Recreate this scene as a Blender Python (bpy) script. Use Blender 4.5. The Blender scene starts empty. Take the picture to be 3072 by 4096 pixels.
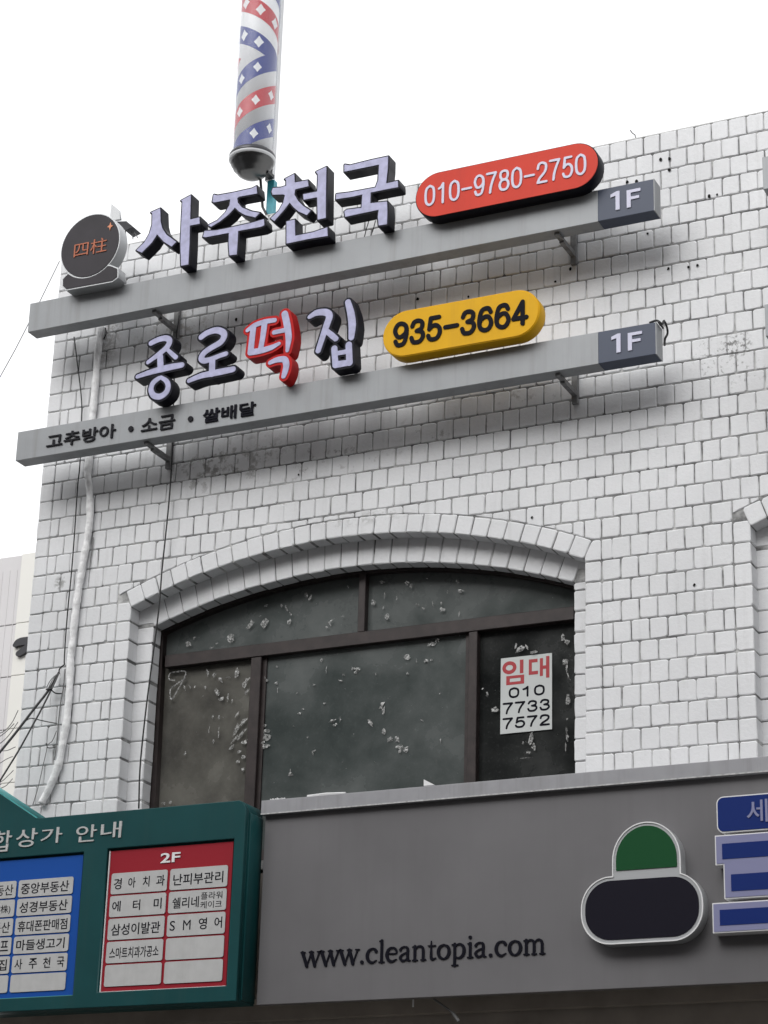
import bpy, bmesh, math, random
import numpy as np
from mathutils import Vector, Matrix
R = math.radians
random.seed(11)
scene = bpy.context.scene
C = scene.collection

# ------------------------------------------------------------------ camera
MC = np.array([[0.9042731575, 0.4260540585, 0.0277127382], [-0.1301192018, 0.3368265774, -0.9325324928], [-0.4066436399, 0.8396581424, 0.3600210467]])
FP = 8935.81                       # focal length in pixels of the 3072 px wide picture
CP = np.array([0.0, -10.8, 1.6])
cam_d = bpy.data.cameras.new('camera'); cam = bpy.data.objects.new('camera', cam_d); C.objects.link(cam)
cam_d.sensor_fit = 'HORIZONTAL'; cam_d.sensor_width = 36; cam_d.lens = 36 * FP / 3072
cam_d.clip_start = 0.1; cam_d.clip_end = 2000
mw = Matrix.Identity(4)
for i in range(3):
    mw[i][0] = MC[0][i]; mw[i][1] = -MC[1][i]; mw[i][2] = -MC[2][i]; mw[i][3] = CP[i]
cam.matrix_world = mw
scene.camera = cam

# ------------------------------------------------------------------ sky and sun (white overcast day)
SUN_EL, SUN_AZ = 35, 191
w = bpy.data.worlds.new('World'); scene.world = w; w.use_nodes = True
nt = w.node_tree; nt.nodes.clear()
sky = nt.nodes.new('ShaderNodeTexSky'); sky.sky_type = 'NISHITA'; sky.sun_disc = False
sky.sun_elevation = R(SUN_EL); sky.sun_rotation = R(SUN_AZ); sky.air_density = 1.0; sky.dust_density = 4.0; sky.ozone_density = 1.0
hs = nt.nodes.new('ShaderNodeHueSaturation'); hs.inputs['Saturation'].default_value = 0.12
bgn = nt.nodes.new('ShaderNodeBackground'); bgn.inputs['Strength'].default_value = 0.12
wo = nt.nodes.new('ShaderNodeOutputWorld')
cl = nt.nodes.new('ShaderNodeMix'); cl.data_type = 'RGBA'; cl.inputs[0].default_value = 0.8          # even white cloud layer over the sky
cl.inputs[7].default_value = (9.0, 9.05, 9.2, 1)
nt.links.new(sky.outputs[0], hs.inputs['Color']); nt.links.new(hs.outputs[0], cl.inputs[6]); nt.links.new(cl.outputs[2], bgn.inputs['Color']); nt.links.new(bgn.outputs[0], wo.inputs[0])
sd = bpy.data.lights.new('sun', 'SUN'); sd.energy = 1.5; sd.angle = R(44); sd.color = (1.0, 0.995, 0.985)
so = bpy.data.objects.new('sun', sd); C.objects.link(so)
# direction towards the sun: azimuth clockwise from +Y
sv = Vector((math.sin(R(SUN_AZ)) * math.cos(R(SUN_EL)), math.cos(R(SUN_AZ)) * math.cos(R(SUN_EL)), math.sin(R(SUN_EL))))
so.rotation_euler = sv.to_track_quat('Z', 'Y').to_euler(); so.location = (-5, -8, 20)
vs = scene.view_settings
vs.view_transform = 'Standard'; vs.look = 'None'; vs.gamma = 1; vs.use_curve_mapping = False; vs.exposure = 0.46
scene.cycles.max_bounces = 6; scene.cycles.transparent_max_bounces = 12

# ------------------------------------------------------------------ measuring: a point of the picture on the plane y = Y
def L3(px, py, Y):
    d = MC.T @ np.array([(px - 1536) / FP, (py - 2048) / FP, 1.0]); t = (Y - CP[1]) / d[1]
    return CP + t * d
def L(px, py, Y):
    q = L3(px, py, Y); return (float(q[0]), float(q[2]))
def PR(x, y, z):
    c = MC @ (np.array([x, y, z]) - CP); return 1536 + FP * c[0] / c[2], 2048 + FP * c[1] / c[2], c[2]
def LZ(cx, cy, s, pts, Y):          # points read in an enlargement whose corner is (cx, cy) and scale s
    return [L(cx + p[0] / s, cy + p[1] / s, Y) for p in pts]

# ------------------------------------------------------------------ materials
MAT = {}
def mat(name, col, rough=0.5, spec=0.5, metal=0.0, noise=0.0, nscale=8.0, bump=0.0, bscale=60.0, coat=0.0):
    m = bpy.data.materials.new(name); m.use_nodes = True; n = m.node_tree.nodes; l = m.node_tree.links
    b = n['Principled BSDF']; b.inputs['Base Color'].default_value = (*col, 1); b.inputs['Roughness'].default_value = rough
    b.inputs['Specular IOR Level'].default_value = spec; b.inputs['Metallic'].default_value = metal
    b.inputs['Coat Weight'].default_value = coat
    geo = n.new('ShaderNodeNewGeometry')
    if noise > 0:
        t = n.new('ShaderNodeTexNoise'); t.inputs['Scale'].default_value = nscale; t.inputs['Detail'].default_value = 6
        l.new(geo.outputs['Position'], t.inputs['Vector'])
        r = n.new('ShaderNodeMapRange'); r.inputs['From Min'].default_value = 0.3; r.inputs['From Max'].default_value = 0.7
        r.inputs['To Min'].default_value = 1 - noise; r.inputs['To Max'].default_value = 1 + noise
        l.new(t.outputs['Fac'], r.inputs['Value'])
        x = n.new('ShaderNodeMix'); x.data_type = 'RGBA'; x.blend_type = 'MULTIPLY'; x.inputs[0].default_value = 1
        x.inputs[6].default_value = (*col, 1)
        cb = n.new('ShaderNodeCombineColor'); [l.new(r.outputs[0], cb.inputs[i]) for i in range(3)]
        l.new(cb.outputs[0], x.inputs[7]); l.new(x.outputs[2], b.inputs['Base Color'])
    if bump > 0:
        t2 = n.new('ShaderNodeTexNoise'); t2.inputs['Scale'].default_value = bscale; t2.inputs['Detail'].default_value = 5
        l.new(geo.outputs['Position'], t2.inputs['Vector'])
        bm_ = n.new('ShaderNodeBump'); bm_.inputs['Strength'].default_value = bump; bm_.inputs['Distance'].default_value = 0.01
        l.new(t2.outputs['Fac'], bm_.inputs['Height']); l.new(bm_.outputs[0], b.inputs['Normal'])
    MAT[name] = m
    return m

def node(n, t, **kw):
    x = n.new(t)
    for k, v in kw.items(): setattr(x, k, v)
    return x

# white painted brick: drips, grime, scars where old fixings were
def painted_brick():
    m = mat('painted_brick', (0.7, 0.7, 0.7), 0.5, 0.35)
    n = m.node_tree.nodes; l = m.node_tree.links; b = n['Principled BSDF']; geo = n['Geometry']
    def noise(scale, det=6, rough=0.5, vec=None):
        t = n.new('ShaderNodeTexNoise'); t.inputs['Scale'].default_value = scale; t.inputs['Detail'].default_value = det; t.inputs['Roughness'].default_value = rough
        l.new(vec or geo.outputs['Position'], t.inputs['Vector']); return t.outputs['Fac']
    def ramp(src, a, b_, c0=0.0, c1=1.0):
        r = n.new('ShaderNodeMapRange'); r.inputs['From Min'].default_value = a; r.inputs['From Max'].default_value = b_
        r.inputs['To Min'].default_value = c0; r.inputs['To Max'].default_value = c1; l.new(src, r.inputs['Value']); return r.outputs[0]
    def mul(a, b_):
        x = n.new('ShaderNodeMath'); x.operation = 'MULTIPLY'
        for i, v in enumerate((a, b_)):
            if isinstance(v, (int, float)): x.inputs[i].default_value = v
            else: l.new(v, x.inputs[i])
        return x.outputs[0]
    def mix(f, a, b_):
        x = n.new('ShaderNodeMix'); x.data_type = 'RGBA'
        if isinstance(f, float): x.inputs[0].default_value = f
        else: l.new(f, x.inputs[0])
        for i, v in ((6, a), (7, b_)):
            if isinstance(v, tuple): x.inputs[i].default_value = (*v, 1)
            else: l.new(v, x.inputs[i])
        return x.outputs[2]
    oi = n.new('ShaderNodeObjectInfo')
    base = mix(ramp(noise(2.2), 0.35, 0.7), (0.735, 0.74, 0.75), (0.66, 0.665, 0.675))
    base = mix(ramp(noise(45, 4), 0.5, 0.8, 0, 0.25), base, (0.57, 0.57, 0.575))
    # vertical rain streaks (squeezed noise)
    mp = n.new('ShaderNodeMapping'); mp.inputs['Scale'].default_value = (14, 14, 1.1); l.new(geo.outputs['Position'], mp.inputs['Vector'])
    st = ramp(noise(1.0, 7, 0.6, mp.outputs[0]), 0.56, 0.78, 0, 0.32)
    base = mix(st, base, (0.40, 0.40, 0.385))
    # scars with a place of their own
    def blob(x, z, rx, rz, lo, col, amount, sc=38):
        global _b
        sp = n.new('ShaderNodeSeparateXYZ'); l.new(geo.outputs['Position'], sp.inputs[0])
        def term(out, c, r_):
            a = n.new('ShaderNodeMath'); a.operation = 'SUBTRACT'; l.new(out, a.inputs[0]); a.inputs[1].default_value = c
            d = n.new('ShaderNodeMath'); d.operation = 'DIVIDE'; l.new(a.outputs[0], d.inputs[0]); d.inputs[1].default_value = r_
            return mul(d.outputs[0], d.outputs[0])
        s = n.new('ShaderNodeMath'); s.operation = 'ADD'; l.new(term(sp.outputs[0], x, rx), s.inputs[0]); l.new(term(sp.outputs[2], z, rz), s.inputs[1])
        f = ramp(s.outputs[0], 1.0, 0.2)
        k = mul(mul(f, ramp(noise(sc, 8, 0.7), lo, lo + 0.07)), amount)
        return k, col
    for args in SCARS:
        k, col = blob(*args); base = mix(k, base, col)
    l.new(base, b.inputs['Base Color'])
    bu = n.new('ShaderNodeBump'); bu.inputs['Strength'].default_value = 0.5; bu.inputs['Distance'].default_value = 0.004
    l.new(noise(55, 6, 0.6), bu.inputs['Height']); l.new(bu.outputs[0], b.inputs['Normal'])
    l.new(ramp(noise(30), 0.3, 0.7, 0.38, 0.6), b.inputs['Roughness'])
    return m
SC = [  # place in the picture, radii in metres, noise threshold, colour, amount
    (2947, 1377, 0.10, 0.09, 0.50, (0.10, 0.10, 0.095), 0.85), (2880, 1420, 0.22, 0.16, 0.56, (0.2, 0.2, 0.19), 0.7),
    (2960, 1490, 0.22, 0.10, 0.56, (0.22, 0.22, 0.21), 0.6), (960, 1830, 0.42, 0.16, 0.50, (0.25, 0.24, 0.225), 0.6),
    (800, 1880, 0.25, 0.18, 0.53, (0.2, 0.19, 0.18), 0.6), (1720, 1730, 0.5, 0.13, 0.57, (0.22, 0.21, 0.2), 0.55),
    (1250, 1850, 0.6, 0.14, 0.56, (0.2, 0.19, 0.18), 0.6), (2150, 1560, 0.35, 0.1, 0.57, (0.25, 0.24, 0.23), 0.5),
    (430, 1330, 0.12, 0.3, 0.45, (0.30, 0.28, 0.26), 0.55), (700, 1330, 0.35, 0.22, 0.52, (0.36, 0.34, 0.31), 0.6),
    (240, 2330, 0.05, 0.05, 0.45, (0.2, 0.2, 0.19), 0.7), (1450, 2075, 0.35, 0.05, 0.5, (0.38, 0.38, 0.37), 0.6)]
SCARS = []
for (px, py, rx, rz, lo, col, am) in SC:
    x_, z_ = L(px, py, 0); SCARS.append((x_, z_, rx, rz, lo, col, am, 13 if rx > 0.24 else 38))
painted_brick()

def mortar():
    m = mat('mortar', (0.3, 0.3, 0.29), 0.9, 0.1)
    n = m.node_tree.nodes; l = m.node_tree.links; b = n['Principled BSDF']; geo = n['Geometry']
    t = n.new('ShaderNodeTexNoise'); t.inputs['Scale'].default_value = 5.5; t.inputs['Detail'].default_value = 6; t.inputs['Roughness'].default_value = 0.65
    l.new(geo.outputs['Position'], t.inputs['Vector'])
    r = n.new('ShaderNodeValToRGB'); r.color_ramp.elements[0].position = 0.42; r.color_ramp.elements[0].color = (0.15, 0.15, 0.15, 1)
    r.color_ramp.elements[1].position = 0.66; r.color_ramp.elements[1].color = (0.62, 0.62, 0.61, 1)
    l.new(t.outputs['Fac'], r.inputs[0]); l.new(r.outputs[0], b.inputs['Base Color'])
mortar()
mat('plaster', (0.62, 0.62, 0.61), 0.8, 0.2, noise=0.1, nscale=3)
mat('beam_grey', (0.285, 0.295, 0.305), 0.45, 0.4, 0.15, noise=0.05, nscale=5, bump=0.04, bscale=30)
mat('beam_under', (0.30, 0.30, 0.32), 0.5, 0.4, 0.2)
mat('bracket_grey', (0.20, 0.20, 0.20), 0.6, 0.4, 0.3, noise=0.25, nscale=25)
mat('plate_slate', (0.055, 0.068, 0.105), 0.45, 0.35)
mat('lavender', (0.40, 0.40, 0.575), 0.4, 0.3, noise=0.14, nscale=26, bump=0.1, bscale=25)
mat('white_letter', (0.55, 0.55, 0.68), 0.4)
mat('letter_black', (0.007, 0.007, 0.013), 0.45, 0.12, noise=0.3, nscale=20)
mat('letter_red', (0.46, 0.010, 0.010), 0.45, 0.12, noise=0.12, nscale=15)
mat('rim_dark', (0.008, 0.008, 0.014), 0.45, 0.12)
mat('oval_red', (0.62, 0.055, 0.033), 0.45, 0.12, noise=0.05, nscale=5)
mat('oval_yellow', (0.72, 0.39, 0.008), 0.45, 0.12, noise=0.05, nscale=5)
mat('print_black', (0.006, 0.006, 0.011), 0.6, 0.08)
mat('print_grey', (0.018, 0.018, 0.022), 0.6, 0.1)
mat('emblem_dark', (0.026, 0.022, 0.027), 0.4, 0.2, noise=0.2, nscale=6)
mat('emblem_rim', (0.45, 0.46, 0.47), 0.35, 0.5, 0.3)
mat('copper', (0.34, 0.11, 0.06), 0.4, 0.2, 0.2)
mat('orange', (0.65, 0.22, 0.09), 0.4)
mat('fascia_grey', (0.142, 0.138, 0.143), 0.55, 0.3, 0.0, noise=0.10, nscale=1.6, bump=0.03, bscale=250)
mat('cap_grey', (0.29, 0.29, 0.305), 0.5, 0.4, 0.1, noise=0.08, nscale=9)
mat('cap_edge', (0.42, 0.42, 0.42), 0.6, 0.4, 0.1, noise=0.3, nscale=60)
mat('teal', (0.007, 0.055, 0.058), 0.4, 0.2, noise=0.10, nscale=4)
mat('teal_light', (0.07, 0.36, 0.36), 0.4, 0.5, noise=0.12, nscale=14)  # paler teal: sky light painted in on the gable top; also panel edging
mat('panel_red', (0.28, 0.013, 0.024), 0.45, 0.2)
mat('panel_blue', (0.006, 0.070, 0.33), 0.45, 0.2)
mat('label_white', (0.46, 0.46, 0.455), 0.4, 0.4, noise=0.05, nscale=20)
mat('trim_white', (0.72, 0.72, 0.72), 0.4)
mat('logo_blue', (0.006, 0.022, 0.14), 0.45, 0.15)
mat('logo_face', (0.22, 0.225, 0.36), 0.5, 0.2)
mat('logo_green', (0.006, 0.065, 0.020), 0.5, 0.15)
mat('logo_black', (0.008, 0.007, 0.014), 0.5, 0.12)
mat('frame_brown', (0.030, 0.022, 0.021), 0.45, 0.5, 0.2, noise=0.3, nscale=18)
mat('paper', (0.52, 0.54, 0.53), 0.6)
mat('print_red', (0.36, 0.020, 0.028), 0.5)
def film():
    m = mat('film', (0.42, 0.42, 0.41), 0.35, 0.6, noise=0.5, nscale=60); n = m.node_tree.nodes; l = m.node_tree.links; g_ = n['Geometry']
    t = n.new('ShaderNodeTexNoise'); t.inputs['Scale'].default_value = 75; t.inputs['Detail'].default_value = 4; l.new(g_.outputs['Position'], t.inputs['Vector'])
    r = n.new('ShaderNodeMapRange'); r.inputs['From Min'].default_value = 0.36; r.inputs['From Max'].default_value = 0.6; r.inputs['To Min'].default_value = 0.08; r.inputs['To Max'].default_value = 0.8
    l.new(t.outputs['Fac'], r.inputs['Value']); l.new(r.outputs[0], n['Principled BSDF'].inputs['Alpha'])
film()
mat('cable_black', (0.012, 0.012, 0.013), 0.5)
mat('cable_grey', (0.16, 0.16, 0.16), 0.6)
mat('conduit_white', (0.80, 0.80, 0.80), 0.42, 0.5, noise=0.18, nscale=22, bump=1.0, bscale=24)
mat('hole_dark', (0.015, 0.015, 0.015), 0.9, 0.1)
mat('asphalt', (0.055, 0.055, 0.056), 0.85, 0.2, noise=0.2, nscale=3, bump=0.4, bscale=180)
mat('paving', (0.10, 0.098, 0.095), 0.8, 0.2, noise=0.15, nscale=5)
mat('kerb', (0.34, 0.34, 0.33), 0.8, 0.2, noise=0.1, nscale=5)
mat('line_white', (0.7, 0.7, 0.68), 0.7, 0.2)
mat('soffit_brown', (0.32, 0.285, 0.25), 0.6, 0.3, noise=0.2, nscale=4)
mat('far_wall', (0.64, 0.625, 0.63), 0.8, 0.2, noise=0.03, nscale=1)
mat('far_strip', (0.76, 0.75, 0.71), 0.8, 0.2)
mat('far_print', (0.06, 0.06, 0.065), 0.7, 0.2)
mat('barber_white', (0.93, 0.93, 0.93), 0.4)
mat('barber_blue', (0.03, 0.05, 0.28), 0.4)
mat('barber_red', (0.60, 0.03, 0.045), 0.4)
mat('chrome', (0.11, 0.11, 0.11), 0.32, 0.5, 1.0)
mat('chrome_dark', (0.05, 0.05, 0.055), 0.3, 0.5, 0.5)
mat('mast_white', (0.60, 0.61, 0.62), 0.4)
mat('mast_teal', (0.03, 0.25, 0.31), 0.45, noise=0.2, nscale=30)
def clear():
    m = bpy.data.materials.new('clear_tube'); m.use_nodes = True; n = m.node_tree.nodes; l = m.node_tree.links
    b = n['Principled BSDF']; b.inputs['Base Color'].default_value = (0.9, 0.92, 0.95, 1); b.inputs['Roughness'].default_value = 0.06
    tr = n.new('ShaderNodeBsdfTransparent'); tr.inputs[0].default_value = (0.97, 0.98, 0.99, 1)
    lw = n.new('ShaderNodeLayerWeight'); lw.inputs[0].default_value = 0.25
    r = n.new('ShaderNodeMapRange'); r.inputs['To Min'].default_value = 0.03; r.inputs['To Max'].default_value = 0.6; l.new(lw.outputs['Facing'], r.inputs['Value'])
    mx = n.new('ShaderNodeMixShader'); l.new(r.outputs[0], mx.inputs[0]); l.new(tr.outputs[0], mx.inputs[1]); l.new(b.outputs[0], mx.inputs[2])
    l.new(mx.outputs[0], n['Material Output'].inputs[0]); MAT['clear_tube'] = m
clear()
def streaks(name, amount, col):
    # faint rain runs down a painted sheet
    m = MAT[name]; n = m.node_tree.nodes; l = m.node_tree.links; b = n['Principled BSDF']; g_ = n['Geometry']
    src = b.inputs['Base Color'].links[0].from_socket
    mp = n.new('ShaderNodeMapping'); mp.inputs['Scale'].default_value = (16, 16, 0.7); l.new(g_.outputs['Position'], mp.inputs['Vector'])
    t = n.new('ShaderNodeTexNoise'); t.inputs['Scale'].default_value = 1.0; t.inputs['Detail'].default_value = 7; t.inputs['Roughness'].default_value = 0.65; l.new(mp.outputs[0], t.inputs['Vector'])
    r = n.new('ShaderNodeMapRange'); r.inputs['From Min'].default_value = 0.5; r.inputs['From Max'].default_value = 0.8; r.inputs['To Max'].default_value = amount; l.new(t.outputs['Fac'], r.inputs['Value'])
    x = n.new('ShaderNodeMix'); x.data_type = 'RGBA'; l.new(r.outputs[0], x.inputs[0]); l.new(src, x.inputs[6]); x.inputs[7].default_value = (*col, 1); l.new(x.outputs[2], b.inputs['Base Color'])
streaks('fascia_grey', 0.22, (0.10, 0.097, 0.095)); streaks('beam_grey', 0.5, (0.17, 0.165, 0.155)); streaks('teal', 0.5, (0.02, 0.06, 0.06)); streaks('cap_grey', 0.6, (0.17, 0.165, 0.16))
streaks('oval_red', 0.25, (0.35, 0.05, 0.04)); streaks('oval_yellow', 0.3, (0.45, 0.25, 0.03)); streaks('label_white', 0.35, (0.3, 0.3, 0.28))
for nm in ('barber_white', 'barber_blue', 'barber_red'):      # thin translucent plastic
    m_ = MAT[nm]; n_ = m_.node_tree.nodes; l_ = m_.node_tree.links; tl = n_.new('ShaderNodeBsdfTranslucent'); tl.inputs[0].default_value = n_['Principled BSDF'].inputs['Base Color'].default_value
    mx_ = n_.new('ShaderNodeMixShader'); mx_.inputs[0].default_value = 0.2; l_.new(n_['Principled BSDF'].outputs[0], mx_.inputs[1]); l_.new(tl.outputs[0], mx_.inputs[2]); l_.new(mx_.outputs[0], n_['Material Output'].inputs[0])
def glass(name, tint, dust, seed, warm=(0.09, 0.085, 0.07)):
    # dusty window glass with an old film on its inner side: dark glass, cloudy residue and broad reflections painted into the colour, faint wiping marks
    m = mat(name, tint, 0.08, 0.5); n = m.node_tree.nodes; l = m.node_tree.links; b = n['Principled BSDF']; geo = n['Geometry']
    ad = n.new('ShaderNodeVectorMath'); ad.operation = 'ADD'; l.new(geo.outputs['Position'], ad.inputs[0]); ad.inputs[1].default_value = (seed, 0, seed * 0.7)
    t = n.new('ShaderNodeTexNoise'); t.inputs['Scale'].default_value = 2.1; t.inputs['Detail'].default_value = 8; t.inputs['Roughness'].default_value = 0.62; t.inputs['Distortion'].default_value = 0.15
    l.new(ad.outputs[0], t.inputs['Vector'])
    r = n.new('ShaderNodeValToRGB'); e = r.color_ramp.elements
    e[0].position = 0.32; e[0].color = (*tint, 1); e[1].position = 0.70; e[1].color = (*warm, 1)
    l.new(t.outputs['Fac'], r.inputs[0])
    t2 = n.new('ShaderNodeTexNoise'); t2.inputs['Scale'].default_value = 60; t2.inputs['Detail'].default_value = 4; l.new(ad.outputs[0], t2.inputs['Vector'])
    r2 = n.new('ShaderNodeMapRange'); r2.inputs['From Min'].default_value = 0.5; r2.inputs['From Max'].default_value = 0.8; r2.inputs['To Max'].default_value = dust; l.new(t2.outputs['Fac'], r2.inputs['Value'])
    x = n.new('ShaderNodeMix'); x.data_type = 'RGBA'; r2.inputs['From Min'].default_value = 0.56; l.new(r2.outputs[0], x.inputs[0]); l.new(r.outputs[0], x.inputs[6]); x.inputs[7].default_value = (0.16, 0.165, 0.16, 1)
    l.new(x.outputs[2], b.inputs['Base Color'])
    r3 = n.new('ShaderNodeMapRange'); r3.inputs['From Min'].default_value = 0.35; r3.inputs['From Max'].default_value = 0.7; r3.inputs['To Min'].default_value = 0.06; r3.inputs['To Max'].default_value = 0.4
    l.new(t.outputs['Fac'], r3.inputs['Value']); l.new(r3.outputs[0], b.inputs['Roughness'])
    b.inputs['Specular IOR Level'].default_value = 0.32
glass('glass_film', (0.044, 0.053, 0.051), 0.16, 3.1, (0.105, 0.115, 0.112))
glass('glass_dusty_reflect', (0.045, 0.043, 0.040), 0.2, 8.4, (0.155, 0.15, 0.13))  # left pane: dust, plus a warm reflection put into the colour
glass('glass_dark', (0.009, 0.010, 0.010), 0.1, 5.7, (0.026, 0.028, 0.027))

# ------------------------------------------------------------------ object helpers
def tagp(o, label=None, cat=None, group=None, kind=None):
    if label: o['label'] = label
    if cat: o['category'] = cat
    if group: o['group'] = group
    if kind: o['kind'] = kind
    return o
def thing(name, loc, label, cat, group=None):
    o = bpy.data.objects.new(name, None); o.empty_display_size = 0.1; C.objects.link(o); o.location = loc
    return tagp(o, label, cat, group)
def origin_of(o):
    v = Vector(o.location)
    while o.parent: o = o.parent; v += Vector(o.location)
    return v
def link(name, me, m, parent=None, smooth=False):
    """vertices of me are in world metres; shift them to the parent's origin and link"""
    if parent is not None:
        og = origin_of(parent); me.transform(Matrix.Translation(-og))
    o = bpy.data.objects.new(name, me); C.objects.link(o)
    if parent is not None: o.parent = parent
    if m and not len(me.materials): me.materials.append(MAT[m])
    if smooth: me.shade_smooth()
    return o
def solo(name, me, m, label, cat, group=None, smooth=False, kind=None):
    """a top-level one-mesh thing whose origin sits at its bounding box base"""
    co = np.array([v.co[:] for v in me.vertices]); c = (co.min(0) + co.max(0)) / 2; c[2] = co[:, 2].min()
    me.transform(Matrix.Translation(-Vector(c)))
    o = bpy.data.objects.new(name, me); C.objects.link(o); o.location = c
    if not len(me.materials): me.materials.append(MAT[m])
    if smooth: me.shade_smooth()
    return tagp(o, label, cat, group, kind)
def mesh(verts, faces, name='mesh'):
    me = bpy.data.meshes.new(name); me.from_pydata([tuple(v) for v in verts], [], faces); me.update(); return me
def fixn(me):
    bm = bmesh.new(); bm.from_mesh(me); bmesh.ops.recalc_face_normals(bm, faces=bm.faces); bm.to_mesh(me); bm.free(); return me
def boxm(x0, x1, y0, y1, z0, z1, bev=0.0, seg=2):
    bm = bmesh.new(); bmesh.ops.create_cube(bm, size=1)
    for v in bm.verts: v.co = Vector(((x0 + x1) / 2 + v.co.x * (x1 - x0), (y0 + y1) / 2 + v.co.y * (y1 - y0), (z0 + z1) / 2 + v.co.z * (z1 - z0)))
    if bev: bmesh.ops.bevel(bm, geom=list(bm.edges), offset=bev, segments=seg, affect='EDGES', profile=0.7)
    me = bpy.data.meshes.new('box'); bm.to_mesh(me); bm.free(); return me
def joinm(ms):
    bm = bmesh.new()
    for m_ in ms: bm.from_mesh(m_)
    me = bpy.data.meshes.new('joined'); bm.to_mesh(me); bm.free(); return me
def tube(pts, r, seg=8, caps=True, jitter=0.0):
    pts = [Vector(p) for p in pts]; n = len(pts); V = []; F = []
    rr = r if isinstance(r, (list, tuple)) else [r] * n
    up = Vector((0.123, 0.98, 0.2)).normalized()
    for i, p in enumerate(pts):
        d = (pts[min(i + 1, n - 1)] - pts[max(i - 1, 0)]).normalized()
        a = d.cross(up)
        if a.length < 1e-3: a = d.cross(Vector((1, 0, 0)))
        a.normalize(); b = d.cross(a).normalized()
        for k in range(seg):
            t = 2 * math.pi * k / seg; q = rr[i] * (1 + random.uniform(-jitter, jitter))
            V.append(p + a * math.cos(t) * q + b * math.sin(t) * q)
    for i in range(n - 1):
        for k in range(seg):
            F.append((i * seg + k, i * seg + (k + 1) % seg, (i + 1) * seg + (k + 1) % seg, (i + 1) * seg + k))
    if caps: F.append(tuple(range(seg))[::-1]); F.append(tuple((n - 1) * seg + k for k in range(seg)))
    return mesh(V, F)
def smoothpts(pts, k=6):
    """catmull-rom through pts"""
    P_ = [np.array(p, float) for p in pts]; P_ = [2 * P_[0] - P_[1]] + P_ + [2 * P_[-1] - P_[-2]]; out = []
    for i in range(1, len(P_) - 2):
        for j in range(k):
            t = j / k; a, b, c, d = P_[i - 1:i + 3]
            out.append(0.5 * ((2 * b) + (c - a) * t + (2 * a - 5 * b + 4 * c - d) * t * t + (3 * b - a - 3 * c + d) * t ** 3))
    out.append(P_[-2]); return [tuple(p) for p in out]
def lathe(prof, cx, cy, seg=40):
    V = []; F = []
    for r, z in prof:
        for k in range(seg):
            t = 2 * math.pi * k / seg; V.append((cx + r * math.cos(t), cy + r * math.sin(t), z))
    for i in range(len(prof) - 1):
        for k in range(seg):
            F.append((i * seg + k, i * seg + (k + 1) % seg, (i + 1) * seg + (k + 1) % seg, (i + 1) * seg + k))
    return fixn(mesh(V, F))
def fillm(loops, yf, depth, bev=0.0):
    """solid plate from outline loops (x,z), holes by even-odd; its front at y=yf, going back by depth"""
    cu = bpy.data.curves.new('c', 'CURVE'); cu.dimensions = '2D'; cu.fill_mode = 'BOTH'
    for lp in loops:
        s = cu.splines.new('POLY'); s.points.add(len(lp) - 1)
        for i, (x, z) in enumerate(lp): s.points[i].co = (x, z, 0, 1)
        s.use_cyclic_u = True
    cu.extrude = max(depth / 2 - bev, 0.0); cu.bevel_depth = bev; cu.bevel_resolution = 1
    if bev: cu.offset = -bev
    o = bpy.data.objects.new('tmp', cu); C.objects.link(o)
    dg = bpy.context.evaluated_depsgraph_get(); me = bpy.data.meshes.new_from_object(o.evaluated_get(dg))
    bpy.data.objects.remove(o); bpy.data.curves.remove(cu)
    for v in me.vertices: v.co = Vector((v.co.x, yf + depth / 2 - v.co.z, v.co.y))
    me.materials.clear()
    return me
def ringpoly(pts): return pts
def rrect(x0, x1, z0, z1, r, n=6):
    out = []
    for cx, cz, a in ((x1 - r, z1 - r, 0), (x0 + r, z1 - r, 90), (x0 + r, z0 + r, 180), (x1 - r, z0 + r, 270)):
        for i in range(n + 1):
            t = R(a + 90 * i / n); out.append((cx + r * math.cos(t), cz + r * math.sin(t)))
    return out
# --- outlines from brush strokes: a distance field on a fine grid, then its contour
def sdf_poly(X, Z, poly):
    p = np.array(poly); d = np.full(X.shape, 1e9); inside = np.zeros(X.shape, bool); n = len(p)
    for i in range(n):
        a = p[i]; b = p[(i + 1) % n]; e = b - a; wx = X - a[0]; wz = Z - a[1]
        t = np.clip((wx * e[0] + wz * e[1]) / (e @ e + 1e-12), 0, 1)
        d = np.minimum(d, np.hypot(wx - e[0] * t, wz - e[1] * t))
        c = (a[1] > Z) != (b[1] > Z)
        with np.errstate(divide='ignore', invalid='ignore'):
            xi = (b[0] - a[0]) * (Z - a[1]) / (b[1] - a[1] + 1e-15) + a[0]
        inside ^= c & (X < xi)
    return np.where(inside, -d, d)
def sdf_stroke(X, Z, pts, rad):
    d = np.full(X.shape, 1e9)
    for i in range(len(pts) - 1):
        a = np.array(pts[i]); b = np.array(pts[i + 1]); e = b - a; wx = X - a[0]; wz = Z - a[1]
        t = np.clip((wx * e[0] + wz * e[1]) / (e @ e + 1e-12), 0, 1)
        d = np.minimum(d, np.hypot(wx - e[0] * t, wz - e[1] * t) - (rad[i] * (1 - t) + rad[i + 1] * t))
    return d
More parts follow.
